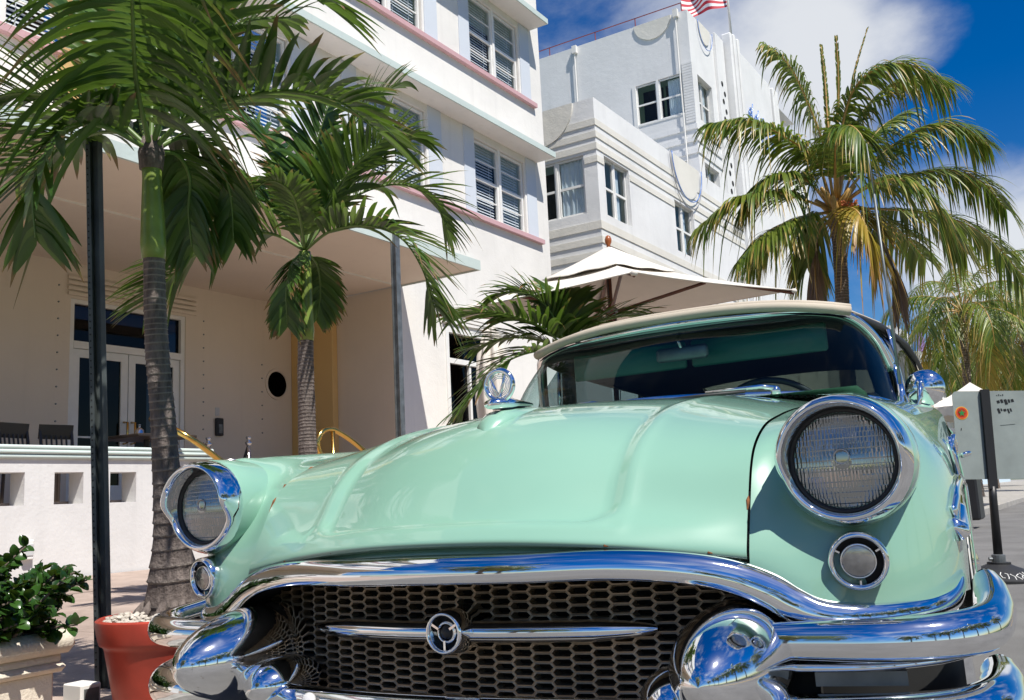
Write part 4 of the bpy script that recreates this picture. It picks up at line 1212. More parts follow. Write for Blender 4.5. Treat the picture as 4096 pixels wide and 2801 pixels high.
# cabin floor, dash, seats, wheel, mirror
mb = MB(); mb.box((-.72,3.1,.35),(.72,5.7,.40)); mb.box((-.70,5.62,.4),(.70,5.68,1.02)); part('cabin_floor', mb, 'cavity')
mb = MB(); P = [(3.10,1.05),(3.30,1.07),(3.52,1.06),(3.60,1.02),(3.60,.80)]
grid_mesh('dashboard', np.array([[(x, y+.02*abs(x), z-.02*x*x) for y, z in P] for x in np.linspace(-.70,.70,9)]), M['dash'], car)
for nm, y0, mt in (('front_seat', 4.35, 'seat'), ('rear_seat', 5.25, 'seat')):
    mb = MB(); mb.box((-.62,y0-.42,.45),(.62,y0+.05,.62),.06); mb.box((-.62,y0,.55),(.62,y0+.16,1.20 if nm == 'front_seat' else 1.02),.07); part(nm, mb, mt, car, False, 50)
st = thing_part('steering_wheel', car, (.26, 3.66, 1.02)); st.rotation_euler = (rad(28), 0, 0)
mb = MB(); th = np.linspace(0, 2*math.pi, 41); mb.tube([(.215*math.cos(a), 0, .215*math.sin(a)) for a in th], .013, 8, cap=False); part('rim', mb, 'black', st, True)
mb = MB(); mb.tube([(-.2,0,0),(0,-.03,-.02),(.2,0,0)], .011, 6); mb.tube([(0,0,-.01),(0,-.25,-.03)], .025, 10); part('spokes', mb, 'black', st, True)
# inside mirror
im = thing_part('inside_mirror', car, (-.03, 3.50, 1.345))
mb = MB(); mb.box((-.105,-.012,-.028),(.105,.012,.028),.011); part('mirror_head', mb, 'galv', im, False, 60)
mb = MB(); mb.tube([(0,-.005,.02),(-.015,.0,.06),(0,.03,.095)], .007, 8); part('mirror_stalk', mb, 'steel', im, True)
for s, x0, x1 in ((-1, -.47, .0), (1, .02, .52)):
    mb = MB(); mb.box((x0, 3.585, 1.285), (x1, 3.603, 1.395), .008); part('sun_visor', mb, 'visor', car, False, 50)
for o_ in list(car.children):
    if o_.name.split('.')[0] in ('windscreen', 'windscreen_frame', 'windscreen_rubber', 'windscreen_seal', 'windscreen_sill', 'windscreen_pillar', 'fabric_top', 'side_window', 'vent_post', 'sun_visor'):
        o_.location = (-.042, 0, .013); o_.scale = (1.045, 1, 1)
# wipers
for x0, x1, yb in ((.405, .10, 3.065), (-.16, -.42, 3.0)):
    wi = thing_part('wiper', car, (x0, yb, 1.108))
    mb = MB(); mb.lathe([(.016,-.01),(.016,.012),(.010,.022),(0,.024)], (0,0,0), (0,-.3,1), 16); part('pivot', mb, 'chrome', wi, True)
    mb = MB(); mb.tube([(0,-.005,.014),(-.04,-.02,.024),((x1-x0)*.72,-.045,.022)], [.011,.008,.004], 8); part('arm', mb, 'chrome', wi, True)
    mb = MB(); mb.tube([((x1-x0)*.30,-.030,.012),((x1-x0)*.8,-.055,.012),((x1-x0)*1.35,-.075,.006)], .0055, 8); part('blade', mb, 'rubber', wi, True)
# bonnet mascot: ring with a V
ma = thing_part('bonnet_mascot', car, (0, 1.94, 1.026))
G2 = np.array([[(w*k, y, z) for w in np.linspace(-1, 1, 9)] for y, z, k in []]) if False else None
mb = MB(); V = []; n = 20
for yy, zz, wd in [(-.085,-.055,.004),(-.065,-.026,.020),(-.02,-.004,.028),(.05,.006,.028),(.16,.016,.022),(.30,.020,.010)]:
    for k in range(n):
        a = math.pi*k/(n-1); V.append((wd*math.cos(a)*1.5, yy, zz-.022+.022*math.sin(a)))
mesh('mascot_mount', V, [(i*n+k, i*n+k+1, (i+1)*n+k+1, (i+1)*n+k) for i in range(5) for k in range(n-1)], M['paint'], ma, True)
mb = MB(); mb.tube([(0,-.045,.010),(0,.02,.016),(0,.16,.022)], [.012,.016,.005], 12, sx=1.6); part('mascot_base', mb, 'chrome', ma, True)
mb = MB(); mb.tube([(.036*math.cos(a), 0, .058+.036*math.sin(a)) for a in th], .0068, 12, cap=False); part('mascot_ring', mb, 'chrome', ma, True)
for r in (.0255, .0215, .0175):
    mb = MB(); mb.tube([(r*math.cos(a), 0, .058+r*math.sin(a)) for a in th], .0011, 6, cap=False); part('mascot_inner_ring', mb, 'chrome', ma, True)
mb = MB(); mb.tube([(-.024,-.002,.082),(-.002,-.004,.030)], [.0025,.0052], 8); mb.tube([(.020,-.002,.086),(.002,-.004,.030)], [.0025,.0052], 8); part('mascot_v', mb, 'chrome', ma, True)
# door mirror and aerial on the driver's side
mr_ = thing_part('door_mirror', car, (.818, 3.47, 1.112))
mb = MB(); mb.lathe([(.062,.022),(.064,.014),(.058,.0),(.045,-.012),(.025,-.020),(0,-.023)], (0,0,0), (0,1,0), 40); part('mirror_shell', mb, 'chrome', mr_, True)
mb = MB(); mb.lathe([(.060,.023),(0,.023)], (0,0,0), (0,1,0), 32); part('mirror_glass', mb, 'steel', mr_)
mb = MB(); mb.tube([(-.010,-.030,.012),(-.02,-.035,-.05),(-.038,-.03,-.095),(-.042,-.02,-.125)], [.009,.008,.010,.016], 10); mb.lathe([(.013,0),(.010,.008),(0,.010)], (-.010,-.028,.012), (0,-1,0), 16); part('mirror_stalk', mb, 'chrome', mr_, True)
ae = thing_part('aerial', car, (.778, 3.08, 1.005))
mb = MB(); mb.lathe([(.022,0),(.020,.02),(.012,.05),(.009,.09)], (0,0,0), (0,0,1), 20); part('aerial_base', mb, 'chrome', ae, True)
mb = MB(); mb.tube([(0,0,.08),(-.002,0,.40),(-.004,0,.70)], [.0050,.0042,.0034], 8); mb.tube([(-.004,0,.70),(-.007,0,.87)], [.0024,.002], 6); part('aerial_rod', mb, 'galv', ae, True)

# rust chips along the bonnet's edges
M['rust'] = m_plain('rust', (.20, .075, .025), .9, var=.4, scale=80)
rng = np.random.RandomState(12)
def chip(pts, w):
    mb = MB(); mb.tube(pts, [w*.4]+[w*rng.uniform(.6, 1.2) for _ in pts[1:-1]]+[w*.3], 6); mb.build('rust_chip', M['rust'], hood)
for s_, ys in ((-1, ((1.800, 1.838), (1.858, 1.872), (1.96, 1.99), (1.90, 1.905))), (1, ((1.775, 1.79),))):
    for y0, y1 in ys:
        pts = []
        for t in np.linspace(0, 1, 4):
            y = y0*(1-t)+y1*t; z = float(np.interp(y, [1.735,1.75,1.78,1.825,1.868,1.97], [.686,.72,.775,.848,.888,.933]))
            pts.append((s_*(.6035+rng.uniform(-.001,.001)), y, z))
        chip(pts, .0035)
for w_ in (-.44, -.31, -.29, -.27, .10, .36, .54):
    y = float(np.interp(abs(w_), [0,.19,.38,.50,.604], [1.601,1.616,1.659,1.698,1.736])); z = float(np.interp(abs(w_), [0,.19,.38,.50,.604], [.731,.727,.713,.698,.682]))
    chip([(w_-.006, y+.001, z), (w_, y-.0005, z+.002), (w_+.007, y+.001, z)], .0026)
# leaf midribs of the palms, in metres
FRONDS_A = {
    'A1': [(-2.824, 2.072, 2.155), (-2.655, 2.103, 2.226), (-2.461, 2.157, 2.258), (-2.264, 2.221, 2.248), (-2.092, 2.28, 2.181), (-1.977, 2.349, 2.064)],
    'A2': [(-2.835, 2.061, 2.179), (-2.671, 1.899, 2.262), (-2.488, 1.751, 2.337), (-2.297, 1.609, 2.414), (-2.195, 1.538, 2.467)],
    'A3': [(-2.842, 2.057, 2.172), (-2.94, 1.978, 2.263), (-3.069, 1.884, 2.329), (-3.216, 1.786, 2.359), (-3.356, 1.703, 2.33)],
    'A4': [(-2.846, 2.056, 2.164), (-2.825, 1.884, 2.157), (-2.789, 1.73, 2.103), (-2.772, 1.64, 1.979), (-2.776, 1.603, 1.83), (-2.788, 1.622, 1.692)],
    'A5': [(-2.817, 2.076, 2.154), (-2.802, 2.2, 2.211), (-2.765, 2.293, 2.172), (-2.765, 2.379, 2.044), (-2.775, 2.408, 1.857)],
    'A6': [(-2.818, 2.077, 2.146), (-2.838, 2.189, 2.15), (-2.889, 2.29, 2.103), (-2.909, 2.303, 1.967), (-2.916, 2.324, 1.831)],
    'A7': [(-2.835, 2.061, 2.179), (-3.05, 2.125, 2.436), (-3.241, 2.144, 2.687), (-3.465, 2.146, 2.918), (-3.604, 2.1, 3.026)],
    'A8': [(-2.821, 2.069, 2.179), (-2.848, 2.194, 2.42), (-2.848, 2.339, 2.641), (-2.776, 2.48, 2.792), (-2.692, 2.646, 2.855)],
    'A9': [(-2.828, 2.065, 2.179), (-2.875, 2.112, 2.434), (-2.913, 2.165, 2.684), (-2.91, 2.185, 2.916)],
    'A10': [(-2.821, 2.069, 2.179), (-2.494, 1.973, 2.463), (-2.214, 1.942, 2.575), (-2.015, 1.963, 2.466), (-1.892, 2.001, 2.35)],
    'A11': [(-2.836, 2.062, 2.167), (-3.054, 2.093, 2.264), (-3.261, 2.081, 2.296), (-3.434, 2.04, 2.263), (-3.599, 2.012, 2.192)],
}
FRONDS_B = {
    'B1': [(-4.368, 4.389, 2.532), (-4.493, 4.233, 2.608), (-4.65, 4.073, 2.601), (-4.789, 3.938, 2.519), (-4.978, 3.847, 2.373), (-5.15, 3.777, 2.169)],
    'B2': [(-4.368, 4.389, 2.532), (-4.544, 4.362, 2.745), (-4.749, 4.315, 2.966), (-5.018, 4.239, 3.134), (-5.226, 4.105, 3.146)],
    'B3': [(-4.366, 4.387, 2.546), (-4.463, 4.386, 2.889), (-4.6, 4.36, 3.229), (-4.816, 4.299, 3.491), (-4.99, 4.176, 3.562)],
    'B4': [(-4.361, 4.39, 2.546), (-4.294, 4.37, 2.878), (-4.214, 4.361, 3.195), (-4.114, 4.375, 3.452)],
    'B5': [(-4.354, 4.395, 2.546), (-4.11, 4.375, 2.808), (-3.854, 4.375, 3.004), (-3.649, 4.421, 3.115), (-3.499, 4.479, 3.109)],
    'B6': [(-4.356, 4.397, 2.531), (-4.137, 4.398, 2.594), (-3.871, 4.442, 2.589), (-3.626, 4.495, 2.47), (-3.507, 4.548, 2.258), (-3.475, 4.615, 2.009)],
    'B7': [(-4.354, 4.395, 2.546), (-4.235, 4.549, 2.786), (-4.081, 4.739, 2.957), (-3.904, 4.906, 2.993), (-3.78, 5.065, 2.894), (-3.727, 5.136, 2.691)],
    'B8': [(-4.375, 4.387, 2.518), (-4.378, 4.284, 2.393), (-4.392, 4.248, 2.211), (-4.414, 4.274, 1.999)],
    'B9': [(-4.35, 4.403, 2.516), (-4.381, 4.523, 2.438), (-4.422, 4.591, 2.272), (-4.462, 4.599, 2.095)],
    'B10': [(-4.363, 4.392, 2.531), (-4.222, 4.206, 2.672), (-4.113, 4.006, 2.773), (-4.135, 3.863, 2.797), (-4.223, 3.767, 2.68)],
    'B11': [(-4.354, 4.395, 2.546), (-4.362, 4.558, 2.973), (-4.293, 4.763, 3.437), (-4.168, 4.913, 3.72), (-4.026, 5.045, 3.828)],
}
FRONDS_C = {
    'C1': [(-3.636, 6.587, 1.958), (-3.7, 6.308, 1.954), (-3.835, 6.059, 1.874), (-3.957, 5.891, 1.719), (-4.081, 5.79, 1.522), (-4.174, 5.765, 1.344)],
    'C2': [(-3.634, 6.585, 1.975), (-3.7, 6.396, 2.124), (-3.814, 6.187, 2.213), (-3.959, 5.968, 2.253), (-4.136, 5.801, 2.231)],
    'C3': [(-3.634, 6.585, 1.975), (-3.674, 6.516, 2.209), (-3.75, 6.437, 2.374), (-3.875, 6.341, 2.463), (-4.044, 6.237, 2.451)],
    'C4': [(-3.625, 6.591, 1.975), (-3.631, 6.66, 2.222), (-3.681, 6.717, 2.387), (-3.764, 6.763, 2.502)],
    'C5': [(-3.619, 6.595, 1.974), (-3.522, 6.741, 2.162), (-3.372, 6.938, 2.252), (-3.183, 7.055, 2.263), (-3.055, 7.205, 2.212)],
    'C6': [(-3.636, 6.587, 1.958), (-3.87, 6.536, 2.085), (-4.135, 6.48, 2.128), (-4.374, 6.401, 2.068)],
    'C7': [(-3.627, 6.593, 1.957), (-3.488, 6.525, 2.147), (-3.394, 6.51, 2.221), (-3.279, 6.52, 2.241)],
}
FRONDS_D = {
    'D1': [(-4.354, 20.056, 6.859), (-4.369, 19.857, 7.863), (-4.599, 19.745, 8.957), (-4.887, 19.512, 9.862), (-5.268, 19.308, 10.302)],
    'D2': [(-4.395, 20.049, 6.761), (-4.568, 19.773, 7.64), (-4.943, 19.105, 8.024), (-5.509, 18.448, 8.345), (-6.203, 17.902, 8.283)],
    'D3': [(-4.46, 20.02, 6.698), (-4.765, 19.729, 7.217), (-5.067, 19.052, 7.259), (-5.445, 18.723, 7.103), (-5.821, 18.478, 6.51)],
    'D4': [(-4.473, 20.03, 6.598), (-4.953, 19.678, 6.86), (-5.336, 18.722, 6.839), (-5.899, 18.162, 6.651), (-6.563, 17.731, 6.086)],
    'D5': [(-4.453, 20.056, 6.53), (-4.76, 19.412, 6.373), (-5.149, 18.741, 6.094), (-5.508, 18.335, 5.777), (-5.852, 18.077, 5.362)],
    'D6': [(-4.298, 20.092, 6.855), (-4.149, 19.966, 8.017), (-3.98, 19.885, 9.011), (-3.901, 19.797, 9.742), (-3.866, 19.725, 10.242)],
    'D7': [(-4.269, 20.11, 6.854), (-4.003, 19.803, 8.105), (-3.593, 19.66, 8.96), (-3.091, 19.679, 9.271), (-2.521, 19.921, 9.26), (-2.017, 20.211, 8.771)],
    'D8': [(-4.241, 20.129, 6.852), (-3.805, 20.35, 8.405), (-3.147, 20.731, 9.218), (-2.526, 21.197, 9.462), (-1.951, 21.71, 9.299)],
    'D9': [(-4.225, 20.158, 6.751), (-3.753, 20.347, 7.326), (-3.142, 20.852, 7.961), (-2.384, 21.368, 8.393), (-1.909, 21.792, 8.369), (-1.442, 22.17, 7.932)],
    'D10': [(-4.234, 20.165, 6.684), (-3.678, 20.668, 7.148), (-2.967, 21.313, 7.372), (-2.243, 21.872, 7.465), (-1.702, 22.379, 7.224), (-1.314, 22.745, 6.582)],
    'D11': [(-4.238, 20.168, 6.651), (-3.724, 19.979, 6.837), (-3.13, 19.861, 6.909), (-2.616, 19.873, 6.66), (-2.285, 19.958, 6.049), (-1.977, 20.188, 5.226)],
    'D12': [(-4.333, 20.101, 6.69), (-4.1, 19.411, 7.319), (-3.841, 18.777, 7.738), (-3.525, 18.386, 7.694), (-3.312, 18.218, 7.392), (-3.225, 18.229, 6.992)],
    'D13': [(-4.227, 20.201, 6.517), (-3.998, 19.756, 6.465), (-3.766, 19.465, 6.244), (-3.61, 19.402, 5.833), (-3.503, 19.463, 5.235)],
    'D14': [(-4.218, 20.194, 6.583), (-3.477, 21.013, 6.624), (-2.526, 21.993, 6.514), (-1.784, 22.784, 6.073), (-1.183, 23.456, 5.154)],
    'D15': [(-4.433, 20.081, 6.462), (-4.737, 20.364, 6.485), (-5.002, 20.489, 6.209), (-5.172, 20.625, 5.552)],
    'D16': [(-4.42, 20.07, 6.561), (-5.212, 20.518, 6.619), (-5.957, 20.566, 6.413), (-6.458, 20.596, 5.848)],
    'D17': [(-4.273, 20.114, 6.821), (-4.334, 20.236, 8.509), (-4.333, 20.392, 9.587), (-4.347, 20.455, 10.475)],
    'D18': [(-4.259, 20.123, 6.82), (-4.036, 20.54, 8.528), (-3.782, 20.923, 9.883), (-3.476, 21.274, 10.949)],
    'D19': [(-4.251, 20.179, 6.552), (-3.917, 21.566, 6.667), (-3.463, 22.613, 6.441), (-3.139, 23.399, 5.898)],
    'D20': [(-4.234, 20.165, 6.684), (-3.918, 21.086, 7.935), (-3.486, 21.908, 8.825), (-2.981, 22.615, 9.307)],
}
# ================================================================== palms
def palm_frond(name, pts, parent, leaf_len, leaf_w, nleaf, mat, rmat, droop=.25, fwd=.75, lift=.25, rr=.012, seed=0, tstart=.14, shag=.2, vfold=.25):
    """a feather leaf: midrib along pts, a row of folded leaflets each side"""
    rng = np.random.RandomState(seed)
    P = crom(np.array(pts), 14); seg = np.linalg.norm(np.diff(P, axis=0), axis=1)
    cum = np.concatenate([[0], np.cumsum(seg)]); Lt = cum[-1]
    mb = MB(); mb.tube(P[::2] if len(P) > 40 else P, np.linspace(rr, rr*.25, len(P[::2] if len(P) > 40 else P)), 6)
    stem = mb.build('midrib', M[rmat], None, True)
    V = []; F = []; tipA = []; rndA = []
    for i in range(nleaf):
        t = tstart + (1-tstart)*(i+.5)/nleaf
        for sgn in (-1, 1):
            tt = min(.999, t + rng.uniform(-.25, .25)/nleaf)
            s = tt*Lt
            p = np.array([np.interp(s, cum, P[:, k]) for k in range(3)])
            q = np.array([np.interp(min(Lt, s+.02*Lt), cum, P[:, k]) for k in range(3)]); q0 = np.array([np.interp(max(0, s-.02*Lt), cum, P[:, k]) for k in range(3)])
            T = q-q0; T /= np.linalg.norm(T)
            S = np.cross(T, UZ)
            if np.linalg.norm(S) < .15: S = np.array([1., .2, 0]); S = S - T*np.dot(S, T)
            S /= np.linalg.norm(S); Up = np.cross(S, T)
            prof = math.sin(math.pi*min(1, .18+.82*(1-tt)*1.0+.0))**.0*(.45+.55*math.sin(math.pi*min(1, max(0, .12+.80*tt)))**.7)
            if tt > .85: prof *= 1 - 1.6*(tt-.85)
            L = leaf_len*prof*rng.uniform(1-shag*.6, 1+shag*.25)
            fw = fwd*(.6+.9*tt) + rng.normal(0, .10)
            d = S*sgn + T*fw + Up*(lift*(1-.3*tt) + rng.normal(0, .10)); d /= np.linalg.norm(d)
            dr = droop*rng.uniform(.6, 1.5)
            if rng.rand() < .10: dr *= 2.2
            tw = rng.normal(0, .25)
            base = len(V); ns = 6; r1 = rng.rand()
            cut = 1.0
            for k in range(ns+1):
                u = k/ns*cut
                c = p + d*L*u + np.array([0, 0, -1.0])*dr*L*u*u*(1+.6*u)
                dd = d + np.array([0, 0, -1.0])*dr*2*u; dd /= np.linalg.norm(dd)
                wv = np.cross(dd, Up + S*sgn*.3); wv /= np.linalg.norm(wv)+1e-9
                nrm = np.cross(wv, dd)
                wv = wv*math.cos(tw*u) + nrm*math.sin(tw*u)
                wd = leaf_w*.5*(min(1, .35+u*3.2))*max(0, 1-u**2.2)**.75 + leaf_w*.015
                V += [c - wv*wd + nrm*wd*vfold, c, c + wv*wd + nrm*wd*vfold]
                tipA += [k/ns]*3; rndA += [r1]*3
            for k in range(ns):
                a = base+3*k
                F += [(a, a+1, a+4, a+3), (a+1, a+2, a+5, a+4)]
    o = mesh(name, V, F, M[mat], parent, True, {'tip': tipA, 'rnd': rndA})
    stem.parent = o
    return o
def ringed_trunk(name, path, rad_, mat, parent, ring=.035, amp=.035, n=20, seed=0):
    """trunk with leaf-scar rings: small steps in radius"""
    rng = np.random.RandomState(seed)
    P = crom(np.array(path), 10); cum = np.concatenate([[0], np.cumsum(np.linalg.norm(np.diff(P, axis=0), axis=1))])
    L = cum[-1]; hs_ = [0.0]
    while hs_[-1] < L:
        q_ = min(1, hs_[-1]/L*1.6)
        hs_.append(hs_[-1] + ring*(1.7-1.15*q_)*rng.uniform(.75, 1.3))
    hs_[-1] = L
    rp = np.array(rad_)
    rmax, rmin = rp[:, 1].max(), rp[:, 1].min()
    pts = []; rs = []; sc_ = []
    for a, b in zip(hs_[:-1], hs_[1:]):
        for f, k in ((.02, 1+amp), (.2, 1+amp*.25), (.9, 1-amp*.6), (.98, 1+amp*.3)):
            s = a + (b-a)*f
            pts.append([np.interp(s, cum, P[:, q]) for q in range(3)])
            rs.append(np.interp(s/L, rp[:, 0], rp[:, 1])*k*rng.uniform(.99, 1.01)); sc_.append(1.0 if f < .1 or f > .95 else 0.0)
    mb = MB(); mb.tube(pts, rs, n)
    V = np.array(mb.V); m = len(pts)
    ctr = np.repeat(np.array(pts), n, 0)
    ang = np.tile(np.arange(n)*2*math.pi/n, m); hgt = np.repeat(np.arange(m), n)*.35
    V = ctr + (V-ctr)*(1 + .035*np.sin(ang*3+hgt*.22)+.02*np.sin(ang*7-hgt*.4))[:, None]
    return mesh(name, V, mb.F, M[mat], parent, True, {'scar': np.repeat(sc_, n)})

def at(o, parts, loc):
    """move a finished plant's parts, given in world metres, under its Empty at loc"""
    for p in parts:
        p.parent = o; p.matrix_parent_inverse = Matrix.Identity(4); p.location = Vector((-loc[0], -loc[1], -loc[2]))

# ---- young palm in the terracotta pot
locA = (-2.86, 2.215, .44)
pa = thing('potted_palm', 'nearest ringed palm rising from the terracotta pot, leaves drooping by the dark post', 'palm tree', locA, group=None)
tr = ringed_trunk('trunk', [(-2.866,2.222,.43),(-2.856,2.205,.60),(-2.850,2.17,.95),(-2.845,2.12,1.40),(-2.843,2.098,1.735)], [(0,.112),(.05,.098),(.12,.084),(.22,.061),(.35,.049),(.6,.042),(1,.037)], 'trunk', None, .044, .045, 24, 1)
mb = MB(); cs_ = [(-2.843,2.098,1.725),(-2.842,2.096,1.78),(-2.840,2.09,1.90),(-2.838,2.084,2.02),(-2.836,2.08,2.12)]
mb.tube(cs_, [.041,.0455,.040,.034,.037], 20); cr_ = mb.build('crownshaft', M['crownshaft'], None, True)
mb = MB(); mb.tube([(-2.842,2.083,2.06),(-2.838,2.08,2.12),(-2.834,2.08,2.18)], [.042,.048,.034], 14); cf = mb.build('crown_fibre', M['trunk'], None, True)
frs = []
for k, (nm, pts) in enumerate(FRONDS_A.items()):
    pts = [tuple(np.array(pts[0])*.3 + .7*np.array((-2.836,2.08,2.12)))] + [tuple(p) for p in pts[1:]]
    frs.append(palm_frond('frond', pts, None, .42 if nm not in ('A5', 'A6', 'A4') else (.28 if nm == 'A4' else .21), .037, 34, 'palmleaf', 'rachis', droop={'A2': .38, 'A5': .22, 'A6': .22}.get(nm, .10), fwd=.30 if nm == 'A2' else .80, lift={'A2': -.30, 'A5': 0, 'A6': 0}.get(nm, .50), rr=.011, seed=k+11))
roots = []
mb = MB()
for k in range(16):
    a = 2*math.pi*k/16 + .13*math.sin(k*5); r0 = .105
    c = np.array((-2.866, 2.222, .45))
    mb.tube([c+np.array((math.cos(a)*.095, math.sin(a)*.095, .055)), c+np.array((math.cos(a)*.125, math.sin(a)*.125, .02)), c+np.array((math.cos(a)*.145, math.sin(a)*.145, -.04))], [.014,.016,.013], 7)
rt = mb.build('root_ring', M['trunk'], None, True)
at(pa, [tr, cr_, cf, rt] + frs, locA)

# ---- second palm, behind the car's wing
locB = (-4.36, 4.37, .17)
pb = thing('young_palm', 'slim ringed palm with bright green shaft in front of the orange column', 'palm tree', locB)
tr = ringed_trunk('trunk', [(-4.36,4.38,.17),(-4.37,4.385,.7),(-4.39,4.42,1.16),(-4.40,4.42,1.55),(-4.39,4.415,1.91)], [(0,.12),(.2,.075),(.5,.062),(1,.050)], 'trunk', None, .045, .03, 20, 2)
mb = MB(); mb.tube([(-4.39,4.415,1.90),(-4.39,4.415,1.97),(-4.385,4.41,2.15),(-4.378,4.402,2.35),(-4.37,4.395,2.50)], [.052,.056,.050,.045,.040], 18); cr_ = mb.build('crownshaft', M['crownshaft'], None, True)
frs = []
for k, (nm, pts) in enumerate(FRONDS_B.items()):
    pts = [tuple(np.array(pts[0])*.3 + .7*np.array((-4.37,4.395,2.50)))] + [tuple(p) for p in pts[1:]]
    frs.append(palm_frond('frond', pts, None, .50 if nm not in ('B8', 'B9', 'B10') else .22, .040, 42, 'palmleaf', 'rachis', droop=.12, fwd=.80, lift=.40 if nm not in ('B8', 'B9') else .0, rr=.012, seed=k+41))
at(pb, [tr, cr_] + frs, locB)

# ---- third palm, half hidden by the bonnet
locC = (-3.55, 6.05, .16)
c0 = np.mean([np.array(p[0]) for p in FRONDS_C.values()], 0)
locC = (float(c0[0]), float(c0[1]), .16)
pc_ = thing('low_palm', 'low bushy palm showing over the bonnet beside the mascot, trunk hidden', 'palm tree', locC)
tr = ringed_trunk('trunk', [(locC[0],locC[1],.16),(locC[0],locC[1],1.0),tuple(c0)], [(0,.11),(.3,.07),(1,.05)], 'trunk', None, .045, .03, 16, 3)
frs = [palm_frond('frond', [tuple(p) for p in pts], None, .46, .042, 32, 'palmleaf', 'rachis', droop=.12, fwd=.8, lift=.30, rr=.012, seed=k+71) for k, (nm, pts) in enumerate(FRONDS_C.items()) if nm != 'C7']
at(pc_, [tr] + frs, locC)

# ---- big coconut palm
locD = (-4.52, 20.5, .2)
pd = thing('coconut_palm', 'tall coconut palm with green and yellow leaves behind the tan top', 'palm tree', locD)
tr = ringed_trunk('trunk', [(-4.50,20.55,.2),(-4.55,20.5,2.0),(-4.46,20.4,4.6),(-4.38,20.3,5.9),(-4.32,20.15,6.5)], [(0,.26),(.15,.19),(.6,.15),(.9,.14),(1,.20)], 'cocotrunk', None, .11, .05, 18, 4)
frs = []
YEL = ('D13',)
for k, (nm, pts) in enumerate(FRONDS_D.items()):
    hang = nm not in ('D6', 'D17', 'D18')
    frs.append(palm_frond('frond', [tuple(p) for p in pts], None, .86 if hang else .20, .058, 92 if hang else 30, 'cocoyellow' if nm in YEL else 'cocoleaf', 'rachis_orange', droop=.46 if hang else .02, fwd=.75 if hang else 2.6, lift=.10 if hang else .0, rr=.035, seed=k+101, tstart=.2, shag=.35))
for k, (dx, dy) in enumerate(((-.50, -.25), (.95, .1))):
    pts = [(-4.32,20.15,6.4),(-4.32+dx*.6,20.15+dy,6.2),(-4.32+dx,20.15+dy*1.3,5.3),(-4.32+dx*1.05,20.15+dy*1.35,4.3)]
    frs.append(palm_frond('dead_frond', pts, None, .55, .045, 40, 'deadleaf', 'rachis_orange', droop=.7, fwd=2.2, lift=0, rr=.03, seed=k+151, tstart=.25))
fr2 = MB(); rng = np.random.RandomState(9)
for k in range(46):
    a = rng.rand()*6.28; b = rng.uniform(-.6, 1)
    p0 = np.array((-4.15, 20.0, 6.35)); p1 = p0 + np.array((.16+.16*math.cos(a), -.1+.16*math.sin(a), .12+.20*b))
    fr2.tube([p0, (p0+p1)/2+np.array((0,0,.05)), p1], [.016,.012,.009], 5); fr2.lathe([(0,-.03),(.03,0),(0,.03)], p1, (0,0,1), 6)
fo = fr2.build('flower_stalk', m_plain('orange_flower', (.50, .13, .04), .6), None, True)
mb = MB(); rngb = np.random.RandomState(3)
for k in range(10):
    a = 2.4*k; p0 = np.array((-4.32, 20.15, 6.25+.05*k)); 
    mb.tube([p0, p0+np.array((.18*math.cos(a), .18*math.sin(a), .18)), p0+np.array((.42*math.cos(a), .42*math.sin(a), .42))], [.11,.085,.04], 8)
bo = mb.build('leaf_bases', M['rachis_orange'], None, True)
at(pd, [tr, fo, bo] + frs, locD)

# ---- coconut palms further off: one built, the others copied
def coco(label, loc, height, seed, lean=(0, 0), nf=17, flen=3.0, group='coconut palms along the street and park'):
    rng = np.random.RandomState(seed)
    root = thing('coconut_palm', label, 'palm tree', loc, group=group)
    top = np.array((lean[0], lean[1], height))
    ringed_trunk('trunk', [(0,0,0),tuple(top*.35*np.array((.6,.6,1))),tuple(top*.7*np.array((.9,.9,1))),tuple(top)], [(0,.24),(.2,.16),(.8,.13),(1,.17)], 'cocotrunk', root, .14, .05, 14, seed)
    for k in range(nf):
        a = 2.39996*k + rng.uniform(-.2, .2); e = 1.25 - 1.75*(k/nf)**.8
        L = flen*rng.uniform(.8, 1.05); pts = []
        for s in (0, .25, .5, .75, 1.0):
            el = e - 1.25*s**1.3
            pts.append(s*L)
        p = top.copy(); q = [tuple(p)]
        for s in range(5):
            el = e - .34*s*(1+.06*s)
            p = p + L/5*np.array((math.cos(a)*math.cos(el), math.sin(a)*math.cos(el), math.sin(el))); q.append(tuple(p))
        palm_frond('frond', q, root, .85, .045, 44, 'cocoyellow' if k > nf-3 else 'cocoleaf', 'rachis_orange', droop=.55, fwd=.8, lift=.08, rr=.03, seed=seed*50+k, tstart=.2, shag=.3)
    return root
pe = coco('mid-distance coconut palm standing right of the tall one, over the mirror', (-3.95, 34.5, .15), 6.2, 5, (.25, 0), 19, 3.7)
for lab, loc, rz, sc in (
    ('smaller coconut palm low behind the mid-distance one, above the sign plate', (-5.2, 53.2, .15), 1.3, .93),
    ('tall far coconut palm at the right edge over the sign plate', (-2.35, 45, .15), 2.9, 1.12),
    ('distant coconut palm low at the right edge behind the sign plate', (-4.2, 62, .15), 4.1, 1.1), ('distant coconut palm beside the blue board', (-8.0, 66, .15), 5.3, 1.2)):
    c = copy_tree(pe); c.location = loc; c.rotation_euler = (0, 0, rz); c.scale = (sc,)*3; c['label'] = lab
